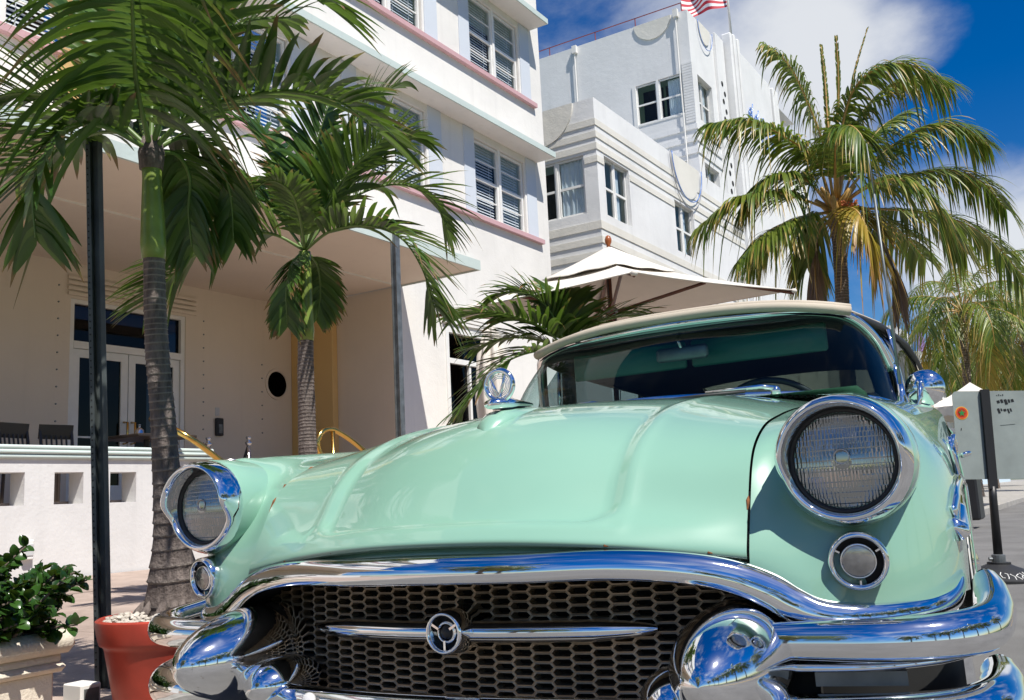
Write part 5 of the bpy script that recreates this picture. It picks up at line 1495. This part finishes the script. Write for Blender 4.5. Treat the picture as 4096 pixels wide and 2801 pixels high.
# park palms across the road: only their reflections show in the chrome
PARK_LABELS = ['park coconut palm across the road, nearest in the row', 'park coconut palm set back behind the nearest one', 'park coconut palm opposite the bonnet', 'park coconut palm opposite the windscreen, set back', 'park coconut palm across from the parasol', 'park coconut palm behind the camera, set back', 'park coconut palm farthest behind the camera', 'pavement coconut palm behind the camera', 'pavement coconut palm farthest behind the camera']
for i, (x, y, rz, sc) in enumerate(((14.0, -6, .4, 1.15), (16.5, -1.5, 1.9, 1.3), (13.5, 3.5, 3.2, 1.1), (17, 8.5, 5.0, 1.25), (14.5, 14, .9, 1.2), (15.5, -12, 2.2, 1.3), (12.8, -18, 4.0, 1.1), (-3.4, -9, 4.4, 1.0), (-3.6, -16, 5.6, 1.1))):
    c = copy_tree(pe); c.location = (x, y, .13); c.rotation_euler = (0, 0, rz); c.scale = (sc,)*3
    c['label'] = PARK_LABELS[i]

# ================================================================== street things
# ---- dark perforated post
post = thing('sign_post', 'tall dark green perforated steel post behind the terracotta pot', 'post', (-3.389, 2.302, .14))
mb = MB(); h = 2.75; lean = np.array((.022/2.2*h, -.11/2.2*h, h))
fx = np.array((math.cos(yaw), math.sin(yaw), 0)); fy = np.array((-math.sin(yaw), math.cos(yaw), 0))
up_ = lean/np.linalg.norm(lean)
for lo, hi in (((-.034,-.0, 0), (-.020,.004, h)), ((-.020,.0,0), (-.016,.030,h)), ((-.020,.026,0), (.020,.030,h)), ((.016,.0,0), (.020,.030,h)), ((.020,.0,0), (.034,.004,h))):
    mb.obox((0,0,0), fx, fy, up_, lo, hi)
mb.build('u_channel', M['postdark'], post)
mb = MB()
for k in range(96):
    c = up_*(.10+k*.0265) + fx*-.027
    mb.lathe([(.0035,.0),(.0035,-.0012),(0,-.0012)], c, fy, 6)
mb.build('bolt_holes', M['cavity'], post)
# ---- slim grey post at the canopy edge
cp = thing('canopy_post', 'slim grey steel post at the canopy edge with leaf shadows', 'post', (-7.86, 9.62, .28))
mb = MB(); mb.box((-.055,-.045,0),(-.047,.045,4.22)); mb.box((-.047,-.010,0),(.03,.010,4.22)); mb.box((.03,-.045,0),(.038,.045,4.22)); mb.build('steel_section', M['galv'], cp)
mb = MB(); mb.box((-.10,-.10,0),(.10,.10,.015)); mb.build('base_plate', M['galv'], cp)

# ---- terracotta pot with pebbles
pot = thing('terracotta_pot', 'orange red plastic pot with thick rolled rim holding the ringed palm', 'pot', (-2.865, 2.185, .135))
mb = MB(); mb.lathe([(.0,.0),(.155,.0),(.160,.01),(.200,.225),(.206,.238),(.216,.242),(.221,.255),(.232,.310),(.231,.322),(.222,.328),(.213,.322),(.206,.295),(.20,.28),(0,.28)], (0,0,0), (0,0,1), 64); autosmooth(mb.build('pot_body', M['terracotta'], pot), 50)
mb = MB(); mb.lathe([(.207,.298),(.1,.325),(0,.345)], (0,0,0), (0,0,1), 40); mb.build('soil', M['soil'], pot, True)
pb_ = MB(); rng = np.random.RandomState(21)
def pebble(mbx, c, r, rng):
    t = (1+5**.5)/2
    iv = np.array([(-1,t,0),(1,t,0),(-1,-t,0),(1,-t,0),(0,-1,t),(0,1,t),(0,-1,-t),(0,1,-t),(t,0,-1),(t,0,1),(-t,0,-1),(-t,0,1)], float)/1.9
    iff = [(0,11,5),(0,5,1),(0,1,7),(0,7,10),(0,10,11),(1,5,9),(5,11,4),(11,10,2),(10,7,6),(7,1,8),(3,9,4),(3,4,2),(3,2,6),(3,6,8),(3,8,9),(4,9,5),(2,4,11),(6,2,10),(8,6,7),(9,8,1)]
    a = rng.rand()*6.28; R_ = np.array([[math.cos(a),-math.sin(a),0],[math.sin(a),math.cos(a),0],[0,0,1]])
    V = (iv*rng.uniform(.75, 1.2, (12, 1))*np.array((1.0, rng.uniform(.65,1), rng.uniform(.5,.8)))*r)@R_.T + c
    mbx.add(V, iff)
for k in range(900):
    a = rng.rand()*6.28; r = .205*math.sqrt(rng.uniform(.2, 1))
    pebble(pb_, np.array((r*math.cos(a), r*math.sin(a), .352-.20*r+rng.uniform(-.012, .012))), rng.uniform(.007, .0135), rng)
pbl = pb_.build('pebbles', M['stone'], pot); pbl['kind'] = 'stuff'
autosmooth(pbl, 30)
# ---- cream planter with glossy shrub
pl = thing('stone_planter', 'cream moulded stone planter box at the lower left corner', 'planter', (-3.19, 1.50, .165))
mb = MB()
for lo, hi, bv in (((-.30,-.60,0),(.27,.31,.17),.01), ((-.33,-.62,.165),(.298,.338,.195),.014), ((-.315,-.61,.19),(.285,.325,.225),.01), ((-.345,-.64,.222),(.318,.360,.292),.022)):
    mb.box(lo, hi, bv)
autosmooth(mb.build('planter_body', M['planter'], pl), 45)
mb = MB(); mb.box((-.29,-.58,.288),(.27,.31,.298)); mb.build('soil', M['soil'], pl)
sh = thing('glossy_shrub', 'dark glossy green shrub spilling over the cream planter', 'shrub', (-3.17, 1.42, .465))
rng = np.random.RandomState(8); V = []; F = []; tA = []; rA = []; sm = MB()
def leaf(c, d, L, w, up):
    d = d/np.linalg.norm(d); s = np.cross(d, up); s /= np.linalg.norm(s)+1e-9; n = np.cross(s, d); b = len(V); r1 = rng.rand()
    for u, ww, hh in ((0,.15,0),(.25,.85,.05),(.55,1,.08),(.82,.72,.03),(1,.2,-.06)):
        c2 = c + d*L*u + n*hh*L
        V.extend([c2 - s*w*ww*.5 + n*w*ww*.16, c2, c2 + s*w*ww*.5 + n*w*ww*.16]); tA.extend([u*.6]*3); rA.extend([r1]*3)
    for k in range(4):
        a = b+3*k; F.extend([(a,a+1,a+4,a+3),(a+1,a+2,a+5,a+4)])
tips = []
for k in range(130):
    bx, by = rng.uniform(-.22, .26), rng.uniform(-.5, .34)
    d = np.array((rng.normal(.12,.35), rng.normal(.16,.4), rng.uniform(.25,1.0))); d /= np.linalg.norm(d)
    L = rng.uniform(.14, .33)*(1.35 if by < .10 else .8)
    tips.append((np.array((bx, by, -.02)), d, L))
tips += [(np.array((.12,.22,0)), np.array((.25,.75,.35)), .34), (np.array((.1,.12,0)), np.array((.25,.6,.30)), .40), (np.array((.15,.05,.0)), np.array((.5,.3,.25)), .28), (np.array((.0,-.02,0)), np.array((.1,.35,1.0)), .40), (np.array((.05,-.1,0)), np.array((.1,.1,1.0)), .40), (np.array((.1,-.2,0)), np.array((.25,.45,.9)), .36), (np.array((.2,-.1,0)), np.array((.7,.1,.1)), .2), (np.array((.22,-.3,0)), np.array((.7,-.1,-.1)), .2)]
for k in range(210):
    d = np.array((rng.normal(.25,.35), rng.normal(.25,.35), rng.uniform(.25,1.0))); tips.append((np.array((rng.uniform(0,.26), rng.uniform(-.28,.33), -.03)), d, rng.uniform(.12,.30)))
for b0, d, L in tips:
    d = d/np.linalg.norm(d); sm.tube([b0, b0+d*L*.5+np.array((0,0,.015)), b0+d*L], [.006,.005,.003], 5)
    for q in range(int(L/.0085)):
        u = rng.uniform(.15, 1.0); a = rng.rand()*6.28
        ax = np.cross(d, (0.3,.1,1)); ax /= np.linalg.norm(ax); ay = np.cross(d, ax)
        ld = ax*math.cos(a)+ay*math.sin(a)+d*.45+np.array((.1,-.05,.25))
        leaf(b0+d*L*u, ld, rng.uniform(.034,.048), rng.uniform(.026,.038), UZ+np.array((.3,-.3,0))+rng.normal(0,.3,3))
mesh('leaves', V, F, M['bushleaf'], sh, True, {'tip': tA, 'rnd': rA})
sm.build('stems', M['cocotrunk'], sh, True)
# ---- small white junction box by the post
jb = thing('junction_box', 'small white electrical box on the ground beside the pot', 'electrical box', (-3.25, 2.12, .135))
mb = MB(); mb.box((-.055,-.04,0),(.055,.04,.085),.004); mb.build('box', M['winframe'], jb)
mb = MB(); mb.box((.055,-.028,.02),(.061,.028,.07)); mb.build('lid', M['galv'], jb)
ob = thing('wall_socket', 'white outdoor socket box on the terrace wall above the shrub', 'socket', (-8.5, 4.95, .56))
mb = MB(); mb.box((0,-.05,-.09),(.06,.05,.09),.01); mb.build('box', M['winframe'], ob)
mb = MB(); mb.box((.06,-.035,-.05),(.068,.035,.05)); mb.build('cover', M['trim_grey'], ob)

# ---- porch furniture
def chair(label, loc, rz):
    r = thing('wooden_chair', label, 'chair', loc, rz, 'dark chairs on the porch')
    mb = MB(); mb.box((-.19,-.21,.42),(.19,.21,.46),.012); mb.build('seat', M['darkwood'], r)
    for x in (-.17, .17):
        for y in (-.19, .19):
            mb = MB(); mb.tube([(x,y,0),(x*.95,y*.95,.43)], .018, 6); mb.build('leg', M['darkwood'], r)
        mb = MB(); mb.tube([(x,.20,.43),(x*1.02,.27,.82)], [.020,.016], 6); mb.build('back_post', M['darkwood'], r)
    mb = MB(); mb.obox((0,.27,.78), (1,0,0), (0,1,.15), (0,-.15,1), (-.185,-.014,-.07), (.185,.014,.09)); mb.build('top_rail', M['darkwood'], r)
    for k in range(5):
        x = -.11+k*.055
        mb = MB(); mb.tube([(x,.21,.45),(x,.262,.75)], .011, 5); mb.build('spindle', M['darkwood'], r)
    return r
chair('dark wooden chair left of the post, behind the terrace wall', (-9.62, 5.62, 1.0), 1.75)
chair('dark wooden chair right beside the post on the porch', (-9.62, 6.03, 1.0), 1.45)
chair('dark wooden chair nearest the left edge on the porch', (-9.7, 5.0, 1.0), 1.65)
def table(label, loc):
    r = thing('cafe_table', label, 'table', loc)
    mb = MB(); mb.box((-.4,-.4,.70),(.4,.4,.735),.008); mb.build('table_top', M['darkwood'], r)
    mb = MB(); mb.tube([(0,0,0),(0,0,.7)], .035, 10); mb.build('pedestal', M['black'], r)
    mb = MB(); mb.lathe([(.24,0),(.22,.03),(.05,.05)], (0,0,0), (0,0,1), 20); mb.build('foot', M['black'], r)
table('dark cafe table on the porch behind the nearest trunk', (-9.5, 6.95, 1.0))
table('dark cafe table by the left edge of the porch', (-9.5, 4.3, 1.0))
ln = thing('table_lantern', 'small steel lantern on the dark cafe table', 'lantern', (-9.5, 6.85, 1.735))
mb = MB(); mb.lathe([(.05,0),(.055,.01),(.05,.02),(.05,.07),(.03,.09),(.012,.10),(.012,.13),(.02,.135),(0,.14)], (0,0,0), (0,0,1), 20); mb.build('body', M['steel'], ln, True)
mb = MB(); mb.tube([(-.05,0,.06),(-.075,0,.04),(-.05,0,.02)], .006, 6); mb.build('handle', M['steel'], ln, True)
def stanchion(label, loc, rope=None):
    r = thing('rope_stanchion', label, 'stanchion', loc, group='steel stanchions on the porch')
    mb = MB(); mb.lathe([(.15,0),(.15,.015),(.03,.03),(.025,.05)], (0,0,0), (0,0,1), 20); mb.build('foot', M['steel'], r, True)
    mb = MB(); mb.tube([(0,0,.03),(0,0,.86)], .024, 12); mb.build('pole', M['steel'], r, True)
    mb = MB(); mb.lathe([(.024,.80),(.045,.83),(.045,.845),(.024,.86),(.024,.89),(.034,.90),(.034,.92),(0,.925)], (0,0,0), (0,0,1), 16); mb.build('cap', M['steel'], r, True)
    if rope is not None:
        pts = [np.array((0,0,.82)) + np.array(rope)*t + np.array((0,0,-1.0*math.sin(math.pi*min(1,t*.55)))) *.5 for t in np.linspace(0,1,12)]
        mb = MB(); mb.tube(pts, .018, 8); mb.build('rope', M['black'], r, True)
stanchion('steel stanchion with black rope standing right of the entry phone', (-9.5, 8.49, .86+.0), (-.3, -.2, -.3))
stanchion('steel stanchion with black rope by the brass handrail', (-9.5, 7.84, .83), (-.4, .1, -.3))
bn = thing('steel_bin', 'shiny steel bin on the porch behind the wing', 'bin', (-9.5, 8.17, .86))
mb = MB(); mb.lathe([(.17,0),(.17,.60),(.16,.615),(.13,.62),(.12,.58),(0,.58)], (0,0,0), (0,0,1), 28); autosmooth(mb.build('bin_body', M['steel'], bn), 40)
mb = MB(); mb.lathe([(.175,.55),(.178,.56),(.178,.58),(.172,.59)], (0,0,0), (0,0,1), 28); mb.build('bin_ring', M['chrome'], bn, True)
def handrail(label, pts, posts):
    r = thing('brass_handrail', label, 'handrail', tuple(pts[0]))
    b = np.array(pts[0]); q = crom(np.array(pts)-b, 6)
    mb = MB(); mb.tube(q, .034, 12); mb.build('rail', M['brass'], r, True)
    for p0, p1 in posts:
        mb = MB(); mb.tube([np.array(p0)-b, np.array(p1)-b], .03, 12); mb.build('rail_post', M['brass'], r, True)
handrail('sloping brass handrail beside the terrace wall end', [(-8.75,6.45,1.86),(-8.3,6.60,1.62),(-8.3,6.98,1.40),(-8.3,7.14,1.30),(-8.3,7.18,1.15)], [((-8.3,7.12,1.30),(-8.3,7.12,.25))])
handrail('curved brass handrail loop in front of the orange column', [(-8.3,8.80,1.36),(-8.3,8.60,1.44),(-8.3,8.52,1.60),(-8.3,8.60,1.75),(-8.3,8.76,1.79),(-8.3,9.0,1.72),(-8.3,9.35,1.55),(-8.3,9.9,1.25)], [((-8.3,8.80,1.78),(-8.3,8.80,.3)),((-8.3,9.8,1.3),(-8.3,9.8,.3))])

# ---- square parasol
ub = thing('square_parasol', 'large square cream parasol with wooden ribs behind the car', 'parasol', (-3.68, 7.55, .16))
cen = np.array((-3.68, 7.55, .16))
cor = [np.array(c)-cen for c in ((-2.80,6.17,2.41),(-2.25,8.40,2.55),(-4.57,8.95,2.60),(-5.08,6.66,2.49))]
apex = np.array((0.02, 0.0, 2.86))
def canopy(cs4, ap, sag, nseg=10, edge_sag=.05, flut=0.0):
    V = []; F = []
    for q in range(4):
        a, b = cs4[q], cs4[(q+1) % 4]; base = len(V)
        for i in range(nseg+1):
            r = i/nseg
            for j in range(nseg+1):
                t = j/nseg
                e = a*(1-t)+b*t
                e = e + (ap*np.array((1,1,0))-e*np.array((1,1,0)))*edge_sag*4*t*(1-t)
                p = ap*(1-r) + e*r
                p = p - np.array((0,0,1))*sag*math.sin(math.pi*r)*(.55+.45*4*t*(1-t))
                if flut: p = p + np.array((0,0,1))*flut*r*math.sin(t*13)
                V.append(p)
        F += [(base+i*(nseg+1)+j, base+(i+1)*(nseg+1)+j, base+(i+1)*(nseg+1)+j+1, base+i*(nseg+1)+j+1) for i in range(nseg) for j in range(nseg)]
    return V, F
V, F = canopy(cor, apex-np.array((0,0,.10)), .035)
cv = mesh('canopy', V, F, M['canvas'], ub, True); solidify(cv, .003)
V, F = canopy([apex*np.array((1,1,0))*.0 + c*np.array((.37,.37,0)) + np.array((0,0,apex[2]-.10-(apex[2]-.1-c[2])*.37+.004)) for c in cor], apex+np.array((0,0,.035)), .012, 14, .03, .006)
vt = mesh('vent_top', V, F, M['canvas'], ub, True); solidify(vt, .003)
# hem roll
mb = MB()
for q in range(4):
    a, b = cor[q], cor[(q+1) % 4]; pts = []
    for t in np.linspace(0, 1, 15):
        e = a*(1-t)+b*t; e = e + (apex*np.array((1,1,0))-e*np.array((1,1,0)))*.05*4*t*(1-t); pts.append(e)
    mb.tube(pts, .006, 5)
mb.build('hem', M['canvas'], ub, True)
mb = MB(); mb.tube([(0,0,0),(0,0,2.85)], .024, 14); mb.build('pole', M['teak'], ub, True)
mb = MB(); mb.lathe([(.012,0),(.02,.005),(.016,.02),(.030,.05),(.032,.075),(.022,.105),(0,.118)], tuple(apex+np.array((0,0,.02))), (0,0,1), 20); mb.build('finial', m_plain('polished_wood', (.30,.085,.025), .3), ub, True)
hubz = 2.24
mb = MB(); mb.lathe([(.04,-.10),(.052,-.09),(.052,.0),(.046,.01),(.058,.02),(.06,.07),(.045,.08)], (0,0,hubz), (0,0,1), 20); hb = mb.build('hub', M['teak'], ub, True)
mb = MB(); mb.lathe([(.061,.025),(.064,.03),(.064,.055),(.061,.06)], (0,0,hubz), (0,0,1), 20); mb.build('hub_ring', M['galv'], hb, True)
for c in cor:
    rib0 = apex-np.array((0,0,.16)); rib1 = c-np.array((0,0,.03))
    mb = MB(); mb.tube([rib0, rib1], [.016,.014], 4); mb.build('rib', M['teak'], ub)
    mid = rib0*.48+rib1*.52-np.array((0,0,.02)); d = c*np.array((1,1,0)); d /= np.linalg.norm(d)
    mb = MB(); mb.tube([np.array((0,0,hubz+.04))+d*.06, mid], [.017,.015], 4); mb.build('strut', M['teak'], ub)
    mb = MB(); mb.lathe([(.02,-.02),(.03,0),(.02,.02),(0,.022)], tuple(c-np.array((0,0,.01))), (0,0,1), 10); mb.build('corner_pocket', M['canvas'], ub, True)
mb = MB(); mb.tube([(.05,-.03,hubz+.05),(.065,-.04,hubz-.2),(.06,-.03,hubz-.6),(.03,-.02,1.2)], .004, 5); mb.tube([(.01,-.04,hubz+.45),(.01,-.045,hubz+.1)], .006, 5); mb.build('cord', M['black'], ub, True)
mb = MB(); mb.lathe([(.30,0),(.30,.06),(.05,.09),(.04,.3)], (0,0,0), (0,0,1), 24); mb.build('foot', M['black'], ub, True)
# ---- closed parasol by the shop window
cu = thing('closed_parasol', 'folded cream parasol hanging in pleats behind the mascot', 'parasol', (-8.6, 13.0, .3))
m = MB(); nn = 60; V = []
hts = [(1.0,.10),(1.5,.22),(2.2,.27),(2.9,.22),(3.3,.12),(3.45,.04)]
for z, r in hts:
    for k in range(nn):
        a = 2*math.pi*k/nn; rr_ = r*(1+.22*math.sin(a*8+z*.6)); V.append((rr_*math.cos(a), rr_*math.sin(a), z))
m.add(V, [(i*nn+k, i*nn+(k+1) % nn, (i+1)*nn+(k+1) % nn, (i+1)*nn+k) for i in range(len(hts)-1) for k in range(nn)])
m.build('folded_canopy', M['canvas'], cu, True)
m = MB(); m.tube([(0,0,0),(0,0,3.55)], .022, 10); m.build('pole', M['teak'], cu, True)
m = MB(); m.lathe([(.28,0),(.28,.05),(.04,.08)], (0,0,0), (0,0,1), 20); m.build('foot', M['black'], cu, True)

# ---- temporary sign, seen from the back
sb = thing('temporary_sign', 'back of a grey metal sign on a black post and rubber foot at right', 'sign', (-.86, 8.30, 0))
sb.rotation_euler = (0, rad(2.2), rad(33))
mb = MB(); mb.lathe([(.36,0),(.36,.018),(.34,.03),(.12,.105),(.085,.12),(.085,.135),(0,.135)], (0,0,0), (0,0,1), 40); autosmooth(mb.build('rubber_foot', M['rubber'], sb), 40)
mb = MB(); mb.lathe([(.05,.13),(.05,.19),(.036,.195)], (0,0,0), (0,0,1), 16); mb.tube([(-.05,0,.16),(-.075,0,.16)], .014, 8); mb.build('collar', M['galv'], sb)
mb = MB(); mb.tube([(0,0,.14),(0,0,.62),(0,-.005,.72)], [.034,.030,.028], 14); mb.build('post', M['black'], sb, True)
mb = MB(); mb.obox((0,0,0),(1,0,0),(0,1,0),(0,0,1),(-.034,-.030,.70),(.034,-.004,1.485)); mb.build('post_strap', M['black'], sb)
mb = MB(); hw, z0, z1, rc = .31, .775, 1.475, .04
pts = []
for cx, cz, a0 in ((hw-rc, z1-rc, 0), (-hw+rc, z1-rc, 90), (-hw+rc, z0+rc, 180), (hw-rc, z0+rc, 270)):
    for k in range(6): pts.append((cx+rc*math.cos(rad(a0+18*k)), cz+rc*math.sin(rad(a0+18*k))))
n = len(pts)
mb.add([(x+.055, 0, z) for x, z in pts]+[(x+.055, .004, z) for x, z in pts], [tuple(range(n)), tuple(range(n, 2*n))[::-1]] + [(i, (i+1) % n, n+(i+1) % n, n+i) for i in range(n)])
M['signback'] = m_plain('grey_sign_back', (.30, .335, .32), .5, .3, var=.12, scale=5)
plate = mb.build('sign_plate', M['signback'], sb)
mb = MB(); mb.lathe([(.052,0),(.052,-.002),(0,-.002)], (-.19, -.0005, 1.30), (0,1,0), 32); stk = mb.build('round_sticker', m_plain('orange_sticker', (.75,.36,.02), .5), plate)
mb = MB(); mb.lathe([(.046,-.0022),(.046,-.003),(.034,-.003),(.034,-.0022)], (-.19, -.0005, 1.30), (0,1,0), 32); mb.build('sticker_ring', m_plain('red_sticker', (.55,.06,.02), .5), stk)
mb = MB(); mb.add([(-.19+r*math.sin(t), -.0042, 1.30+r*math.cos(t)) for t, r in [(2*math.pi*q/10, .030 if q % 2 == 0 else .012) for q in range(10)]], [tuple(range(10))]); mb.build('sticker_star', m_plain('green_sticker', (.02,.22,.05), .5), stk)
rng = np.random.RandomState(4)
for row, z in enumerate((1.385, 1.315)):
    x = .10
    for k in range(5):
        mb = MB()
        w_ = rng.uniform(.010,.022); mb.obox((x, -.001, z), (1,0,.25), (0,1,0), (-.3,0,1), (0,-.001,-.022+rng.uniform(0,.02)), (w_,0,.022-rng.uniform(0,.012)))
        x += w_+.010; mb.build('stencil_mark', M['black'], plate)
for k in range(4):
    mb = MB(); mb.obox((.10+k*.016, -.001, 1.44), (1,0,0), (0,1,0), (0,0,1), (0,-.001,-.006), (.007,0,.006*(.3+k % 2))); mb.build('stencil_mark', M['black'], plate)
mb = MB(); mb.obox((.13, -.001, 1.20), (1,0,.08), (0,1,0), (0,0,1), (-.02,-.001,-.001), (.10,0,.001)); mb.obox((-.21,-.001,1.16),(1,0,0),(0,1,0),(.2,0,1),(0,-.001,0),(.006,0,.02)); mb.build('scratch', M['black'], plate)
mb = MB()
for k in range(9):
    x = -.16+k*.035; pts = [np.array((x+.012*math.sin(q*1.9+k*2.1)+.006*q, 0, .035+.011*q+.006*math.cos(k+q*2))) for q in range(4)]
    P3 = []
    for p in pts:
        r = .34-(p[2]-.03)/.075*.22; P3.append((p[0], -math.sqrt(max(.0001, r*r-p[0]**2))-.004, p[2]))
    mb.tube(P3, .0035, 5)
mb.build('white_scrawl', M['winframe'], sb)

# ---- cafe tent, hedge planter and low wall further down the pavement
tn = thing('cafe_tent', 'white cafe tent with scalloped edge beyond the door mirror', 'tent', (-2.75, 25.4, .15))
hw = 1.25; V = []; F = []
ap = np.array((0, 0, 2.95)); cc = [(-hw,-hw),(hw,-hw),(hw,hw),(-hw,hw)]
for q in range(4):
    a, b = cc[q], cc[(q+1) % 4]; base = len(V)
    for i in range(9):
        r = i/8
        for j in range(9):
            t = j/8; e = np.array((a[0]*(1-t)+b[0]*t, a[1]*(1-t)+b[1]*t, 2.32))
            V.append(ap*(1-r)+e*r-np.array((0,0,.12*math.sin(math.pi*r))))
    F += [(base+i*9+j, base+(i+1)*9+j, base+(i+1)*9+j+1, base+i*9+j+1) for i in range(8) for j in range(8)]
mesh('tent_roof', V, F, M['canvas'], tn, True)
V = []; F = []
for q in range(4):
    a, b = cc[q], cc[(q+1) % 4]; base = len(V); nn = 49
    for j in range(nn):
        t = j/(nn-1); x, y = a[0]*(1-t)+b[0]*t, a[1]*(1-t)+b[1]*t
        V += [(x, y, 2.315), (x*1.005, y*1.005, 2.12-.05*abs(math.sin(t*math.pi*6)))]
    F += [(base+2*j, base+2*j+1, base+2*j+3, base+2*j+2) for j in range(nn-1)]
mesh('valance', V, F, M['canvas'], tn)
for x, y in cc:
    mb = MB(); mb.tube([(x*.98,y*.98,0),(x*.98,y*.98,2.3)], .03, 8); mb.build('tent_pole', M['winframe'], tn)
mb = MB()
for k in range(7): mb.box((-hw+.1+k*.36,-hw*.98-.01,.95),(-hw+.16+k*.36,-hw*.98+.01,1.75))
mb.box((-hw,-hw*.98-.012,1.72),(hw,-hw*.98+.012,1.80)); mb.box((-hw,-hw*.98-.012,.9),(hw,-hw*.98+.012,.98)); mb.build('tent_lattice', M['winframe'], tn)
hg = thing('street_planter', 'dark planter with bright green shrub beside the sign post', 'planter', (-2.15, 16.6, .13))
mb = MB(); mb.box((-.30,-.30,0),(.30,.30,.72),.03); mb.build('planter_body', M['black'], hg)
bs = thing('street_shrub', 'bright green shrub in the dark planter by the sign', 'shrub', (-2.15, 16.6, .85))
V = []; F = []; tA = []; rA = []; rng = np.random.RandomState(15)
for k in range(700):
    d = rng.normal(0, 1, 3); d /= np.linalg.norm(d); r = rng.uniform(.55, 1)**.5
    c = d*np.array((.40,.40,.36))*r*(1+.15*math.sin(d[0]*7+d[2]*5))+np.array((0,0,.26))
    leaf(c, d+rng.normal(0,.6,3), rng.uniform(.06,.10), rng.uniform(.03,.05), UZ+rng.normal(0,.3,3))
mesh('leaves', V, F, m_leaf('bright_shrub_leaf', (.06,.13,.015), (.20,.30,.03), (.2,.3,.05), .98, .3), bs, True, {'tip': tA, 'rnd': rA})
mb = MB(); mb.tube([(0,0,-.1),(0,0,.3)], .03, 6); mb.build('stem', M['cocotrunk'], bs)

# ---- blue sign board on the far building
bsn = thing('blue_board', 'blue vertical board with black letters N and Y beside a purple fin', 'sign', (-9.45, 60.0, .2))
mb = MB(); mb.box((-.55, 0, 4.5), (.42, .25, 9.4)); mb.build('board', M['signblue'], bsn)
mb = MB(); mb.box((.425, -.15, 3.5), (.72, .5, 9.8)); mb.build('fin', M['purple'], bsn)
mb = MB(); mb.box((-.5, .1, 0), (.4, .24, 4.5)); mb.build('board_foot', M['palewall'], bsn)
for chh, z in (('N', 7.52), ('Y', 6.86)):
    t = text_mesh(chh, .80, .02); t.name = 'letter'; t.data.materials.append(M['black']); t.parent = bsn
    t.matrix_local = Matrix.Translation((.05, -.03, z)) @ Matrix.Rotation(rad(90), 4, 'X')
